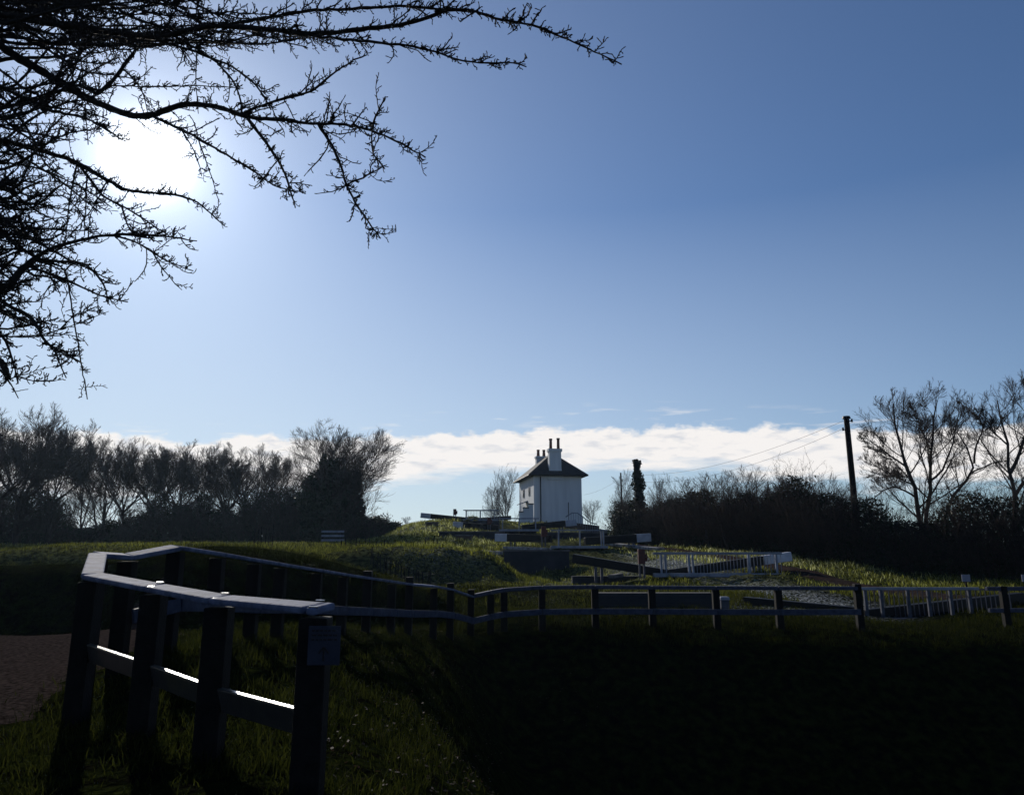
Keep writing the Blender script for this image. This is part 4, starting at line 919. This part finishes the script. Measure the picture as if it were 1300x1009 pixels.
    for k in range(44):   # finer tangle low at the left
        y0 = r.uniform(150,430); reach = r.uniform(50,120); pts = [(-40,y0)]; x = -40.; y = y0; a = r.uniform(-.5,.9)
        for j in range(5): x += reach/4.4*math.cos(a)+3; y += reach/4.4*math.sin(a)+r.normal(0,4); a += r.normal(0,.3); pts.append((x,y))
        d0 = r.uniform(4.3,6.5); B(pts,d0,d0,r.uniform(1.2,2.2),.6,0 if y0 > 280 else 1)
    big = []; tw = []; done = []; j0 = 0
    SP_, DP, TL, DD = [], [], [], []
    for pts, d0, d1, r0, r1, root in L:
        k = len(pts); W3 = np.array([tuple(P(a,b,d0+(d1-d0)*i/(k-1))) for i,(a,b) in enumerate(pts)])
        dd = np.linspace(d0,d1,k); Rr = np.linspace(r0,r1,k)*dd/1011
        if root is None and done:
            allp = np.concatenate(done); j = np.argmin(np.linalg.norm(allp-W3[0],axis=1)+.0*j0); 
            if np.linalg.norm(allp[j]-W3[0]) < .9: off = allp[j]-W3[0]; fall = np.exp(-np.arange(k)/1.2)[:,None]; W3 = W3+off*fall
        if root is not None:
            c = crotch[root]; mid = (c+W3[0])/2+np.array([0,0,.08]); W3 = np.concatenate([[c],[mid],W3]); Rr = np.concatenate([[Rr[0]*1.6],[Rr[0]*1.3],Rr])
        s = np.concatenate([[0],np.cumsum(np.linalg.norm(np.diff(W3,axis=0),axis=1))]); K = max(6,int(s[-1]/.05)); t = np.linspace(0,s[-1],K)
        q = np.stack([np.interp(t,s,W3[:,j]) for j in range(3)],1)
        for _ in range(3): q[1:-1] = (q[:-2]+2*q[1:-1]+q[2:])/4
        q[1:-1] += r.normal(0,.0022,(K-2,3)); RR = np.interp(t,s,Rr)*(1+.14*r.normal(0,1,K).clip(-1,1.5))
        big.append(tubes(q[None],RR[None],6)); done.append(q)
        # side growth starts
        Tn = unit(np.gradient(q,axis=0)); dens = .017 if r1 < .75 else .0125
        m_ = int(s[-1]/dens); ts = r.uniform(0,1,m_)*(K-1); i = ts.astype(int).clip(0,K-2)
        ok = q[i][:,0] > -4.6; i = i[ok]
        SP_.append(q[i]); DP.append(Tn[i]); TL.append(RR[i]); DD.append(i/K)
    S = np.concatenate(SP_); T = np.concatenate(DP); R0 = np.concatenate(TL); fr_ = np.concatenate(DD)
    pv = unit(np.cross(T,r.normal(0,1,T.shape))); pv[:,2] += .25; pv = unit(pv)
    a = r.uniform(.5,1.25,len(S))[:,None]; D = unit(T*np.cos(a)+pv*np.sin(a))
    long_ = r.uniform(0,1,len(S)) < .15
    Ln = np.where(long_,r.uniform(.09,.30,len(S))*(1.1-.6*fr_),r.uniform(.015,.060,len(S)))
    Rr = np.where(long_,np.minimum(R0*.7,.0050),.0033)
    Pt, Rd = grow_level(r,S,D,Ln,Rr,5,.22,.06,.7)
    Rd[~long_,-2] *= 1.35; tw.append(tubes(Pt,Rd,4))
    # spurs on the long twigs
    Pl, Rl, Ll = Pt[long_],Rd[long_],Ln[long_]
    S2,D2,L2,R2 = spawn(r,Pl,Rl,9,.1,1.0,.85,1.0,.8,np.ones(len(Pl)),.3)
    L2 = r.uniform(.012,.05,len(L2)); Pt2,Rd2 = grow_level(r,S2,D2,L2,np.full(len(L2),.0030),4,.25,.10,.8); Rd2[:,-2] *= 1.4; tw.append(tubes(Pt2,Rd2,3))
    # buds forking from short spurs
    sh = (~long_); S3,D3,L3,R3 = spawn(r,Pt[sh],Rd[sh],2,.5,.9,.8,1.0,.8,np.ones(sh.sum()),.3)
    L3 = r.uniform(.008,.022,len(L3)); Pt3,Rd3 = grow_level(r,S3,D3,L3,np.full(len(L3),.0028),3,.2,.1,.9); Rd3[:,-2] *= 1.4; tw.append(tubes(Pt3,Rd3,3))
    root = empty('hawthorn_tree',(T0[0],T0[1],-1.45))
    c = [T0]+crotch; K = len(c); q = np.array(c); tr = tubes(q[None],np.array([[.30,.22,.17,.13,.09]]),12)
    V,Q = join([tr]+big); link('trunk',mesh_np('trunk',V,Q,smooth=True),M['bark'],root)
    V,Q = join(tw); link('crown',mesh_np('crown',V,Q),M['bark'],root)
    lm = MB(); e = P(3,456,4.4); pts = [(-6,452),(4,456),(11,468),(14,484),(6,477),(0,466)]
    vv = [P(a,b,4.4+.02*math.sin(a)) for a, b in pts]
    lm.poly(vv); lo = lm.build('leaf',M['bark'],root); md = lo.modifiers.new('s','SOLIDIFY'); md.thickness = .002
    tag(root,'bare hawthorn with budded twigs hanging over the upper left of the view','tree')
near_tree()

# ------------------------------------------------------------------ sky and sun
EL = R_(25.2); AZ = R_(-26.5)
sd = Vector((math.sin(AZ)*math.cos(EL), math.cos(AZ)*math.cos(EL), math.sin(EL)))
w = bpy.data.worlds.new('World'); sc.world = w; w.use_nodes = True
nt = w.node_tree; N = nt.nodes; L = nt.links; N.clear()
out = N.new('ShaderNodeOutputWorld'); bg = N.new('ShaderNodeBackground'); sky = N.new('ShaderNodeTexSky'); sky.sky_type = 'NISHITA'
sky.sun_disc = False; sky.sun_elevation = EL; sky.sun_rotation = AZ; sky.altitude = 100; sky.air_density = 1.0; sky.dust_density = .15; sky.ozone_density = 2.0
def mth(op, a, b=None, c=None, clamp=False):
    m = N.new('ShaderNodeMath'); m.operation = op; m.use_clamp = clamp
    for i, v in enumerate((a, b, c)):
        if v is None: continue
        if isinstance(v, (int, float)): m.inputs[i].default_value = v
        else: L.new(v, m.inputs[i])
    return m.outputs[0]
tc = N.new('ShaderNodeTexCoord'); nm = N.new('ShaderNodeVectorMath'); nm.operation = 'NORMALIZE'; L.new(tc.outputs['Generated'], nm.inputs[0])
sx = N.new('ShaderNodeSeparateXYZ'); L.new(nm.outputs[0], sx.inputs[0])
el = mth('MULTIPLY', mth('ARCSINE', sx.outputs[2]), 57.2958); azm = mth('MULTIPLY', mth('ARCTAN2', sx.outputs[0], sx.outputs[1]), 57.2958)
def skynoise(sa, se, detail, off=0, rough=.55):
    cb = N.new('ShaderNodeCombineXYZ'); L.new(mth('MULTIPLY', azm, sa), cb.inputs[0]); L.new(mth('MULTIPLY', el, se), cb.inputs[1]); cb.inputs[2].default_value = off
    n_ = N.new('ShaderNodeTexNoise'); n_.inputs['Scale'].default_value = 1; n_.inputs['Detail'].default_value = detail; n_.inputs['Roughness'].default_value = rough
    L.new(cb.outputs[0], n_.inputs[0]); return n_.outputs[0]
q = mth('MULTIPLY', mth('SUBTRACT', azm, 6), 1/19.0); gauss = mth('POWER', 2.718, mth('MULTIPLY', mth('MULTIPLY', q, q), -1.0))
top_el = mth('ADD', mth('MULTIPLY_ADD', gauss, 1.3, 7.4), mth('MULTIPLY', mth('SUBTRACT', skynoise(.20,.0,3,3), .5), 2.4))
puff = mth('MULTIPLY', mth('SUBTRACT', skynoise(.6,1.2,7,1,.6), .5), 1.7)
dt = mth('ADD', mth('SUBTRACT', top_el, el), puff)
topm = mth('MULTIPLY', dt, 2.6, clamp=True)
wisp = mth('MULTIPLY', mth('SUBTRACT', skynoise(.16,.9,6,9), .5), 3.6)
db = mth('ADD', mth('SUBTRACT', el, mth('MULTIPLY_ADD', gauss, 2.3, 3.2)), wisp)
botm = mth('MULTIPLY', db, 1.1, clamp=True)
cl = mth('MULTIPLY', topm, botm)
# thin streaks just above the band
st = mth('MULTIPLY', mth('SUBTRACT', skynoise(.22,2.0,7,21), .56), 5.0, clamp=True)
wn = mth('SUBTRACT', 1.0, mth('ABSOLUTE', mth('MULTIPLY', mth('SUBTRACT', el, mth('MULTIPLY_ADD', gauss, 2.1, 7.4)), 1/1.1)), clamp=True)
cl = mth('MAXIMUM', cl, mth('MULTIPLY', mth('MULTIPLY', st, wn), .8))
shade = mth('MULTIPLY_ADD', mth('SUBTRACT', skynoise(.45,1.6,6,5), .5), 1.4, .8, clamp=True)
cr = N.new('ShaderNodeValToRGB'); L.new(shade, cr.inputs[0]); cr.color_ramp.elements[0].position = .36; cr.color_ramp.elements[0].color = (.52,.57,.66,1); cr.color_ramp.elements[1].position = .78; cr.color_ramp.elements[1].color = (.93,.90,.88,1)
# sky colour and the bright haze about the sun
tint = N.new('ShaderNodeMixRGB'); tint.blend_type = 'MULTIPLY'; tint.inputs[0].default_value = 1; tint.inputs[2].default_value = (.64,.88,1.17,1); L.new(sky.outputs[0], tint.inputs[1])
sk = N.new('ShaderNodeVectorMath'); sk.operation = 'SCALE'; L.new(tint.outputs[0], sk.inputs[0]); sk.inputs[3].default_value = SKYS = .067
dp = N.new('ShaderNodeVectorMath'); dp.operation = 'DOT_PRODUCT'; L.new(nm.outputs[0], dp.inputs[0]); dp.inputs[1].default_value = sd
ang = mth('MULTIPLY', mth('ARCCOSINE', mth('MINIMUM', dp.outputs['Value'], .999999)), 57.2958)
def lobe(wd, amp, pw=1.0):
    return mth('MULTIPLY', mth('POWER', 2.718, mth('MULTIPLY', mth('POWER', mth('MULTIPLY', ang, 1/wd), pw), -1.0)), amp)
halo = mth('ADD', mth('ADD', lobe(1.0,9,1.3), lobe(2.6,.7)), mth('ADD', lobe(8,.27), lobe(19,.26)))
hc = N.new('ShaderNodeVectorMath'); hc.operation = 'SCALE'; hc.inputs[0].default_value = (1.0,1.0,.97); L.new(halo, hc.inputs[3])
ad = N.new('ShaderNodeVectorMath'); ad.operation = 'ADD'; L.new(sk.outputs[0], ad.inputs[0]); L.new(hc.outputs[0], ad.inputs[1])
hz = N.new('ShaderNodeMixRGB'); L.new(mth('MULTIPLY', mth('MULTIPLY_ADD', el, -1/24.0, 1.0, clamp=True), mth('MULTIPLY_ADD', ang, -1/64.0, 1.15, clamp=True)), hz.inputs[0]); L.new(ad.outputs[0], hz.inputs[1]); hz.inputs[2].default_value = (.665,.73,.79,1)
mx = N.new('ShaderNodeMixRGB'); L.new(cl, mx.inputs[0]); L.new(hz.outputs[0], mx.inputs[1]); L.new(cr.outputs[0], mx.inputs[2])
L.new(mx.outputs[0], bg.inputs[0]); bg.inputs[1].default_value = 1.0; L.new(bg.outputs[0], out.inputs[0])

sl = bpy.data.lights.new('sun', 'SUN'); sl.energy = 4.0; sl.angle = R_(.53); sl.color = (1.0,.93,.82)
so = bpy.data.objects.new('sun', sl); COL.objects.link(so); so.rotation_euler = sd.to_track_quat('Z', 'Y').to_euler()

hb = bpy.data.materials.new('haze'); hb.use_nodes = True; hb.node_tree.nodes.clear()
ho = hb.node_tree.nodes.new('ShaderNodeOutputMaterial'); hv_ = hb.node_tree.nodes.new('ShaderNodeVolumePrincipled')
hv_.inputs['Color'].default_value = (.50,.72,1,1); hv_.inputs['Density'].default_value = .00013; hv_.inputs['Anisotropy'].default_value = .6
hb.node_tree.links.new(hv_.outputs[0], ho.inputs['Volume'])
mb = MB(); mb.box((0,1800,-14),6000,5200,30); hob = mb.build('haze', hb); tag(hob,'thin winter haze filling the low air over the whole scene','haze',kind='stuff')
# ------------------------------------------------------------------ camera
cam = bpy.data.cameras.new('camera'); co = bpy.data.objects.new('camera', cam); COL.objects.link(co); sc.camera = co
cam.sensor_width = 36; cam.sensor_fit = 'HORIZONTAL'; cam.lens = 36*F_/1300; cam.clip_end = 8000; cam.clip_start = .05
cam.shift_y = -45.5/1300; co.location = (0,0,0); co.rotation_euler = (math.pi/2+PIT, 0, 0)
for o in bpy.data.objects:
    if '_local' in o: del o['_local']
sc.view_settings.view_transform = 'Standard'; sc.view_settings.look = 'None'; sc.view_settings.exposure = 0; sc.view_settings.gamma = 1
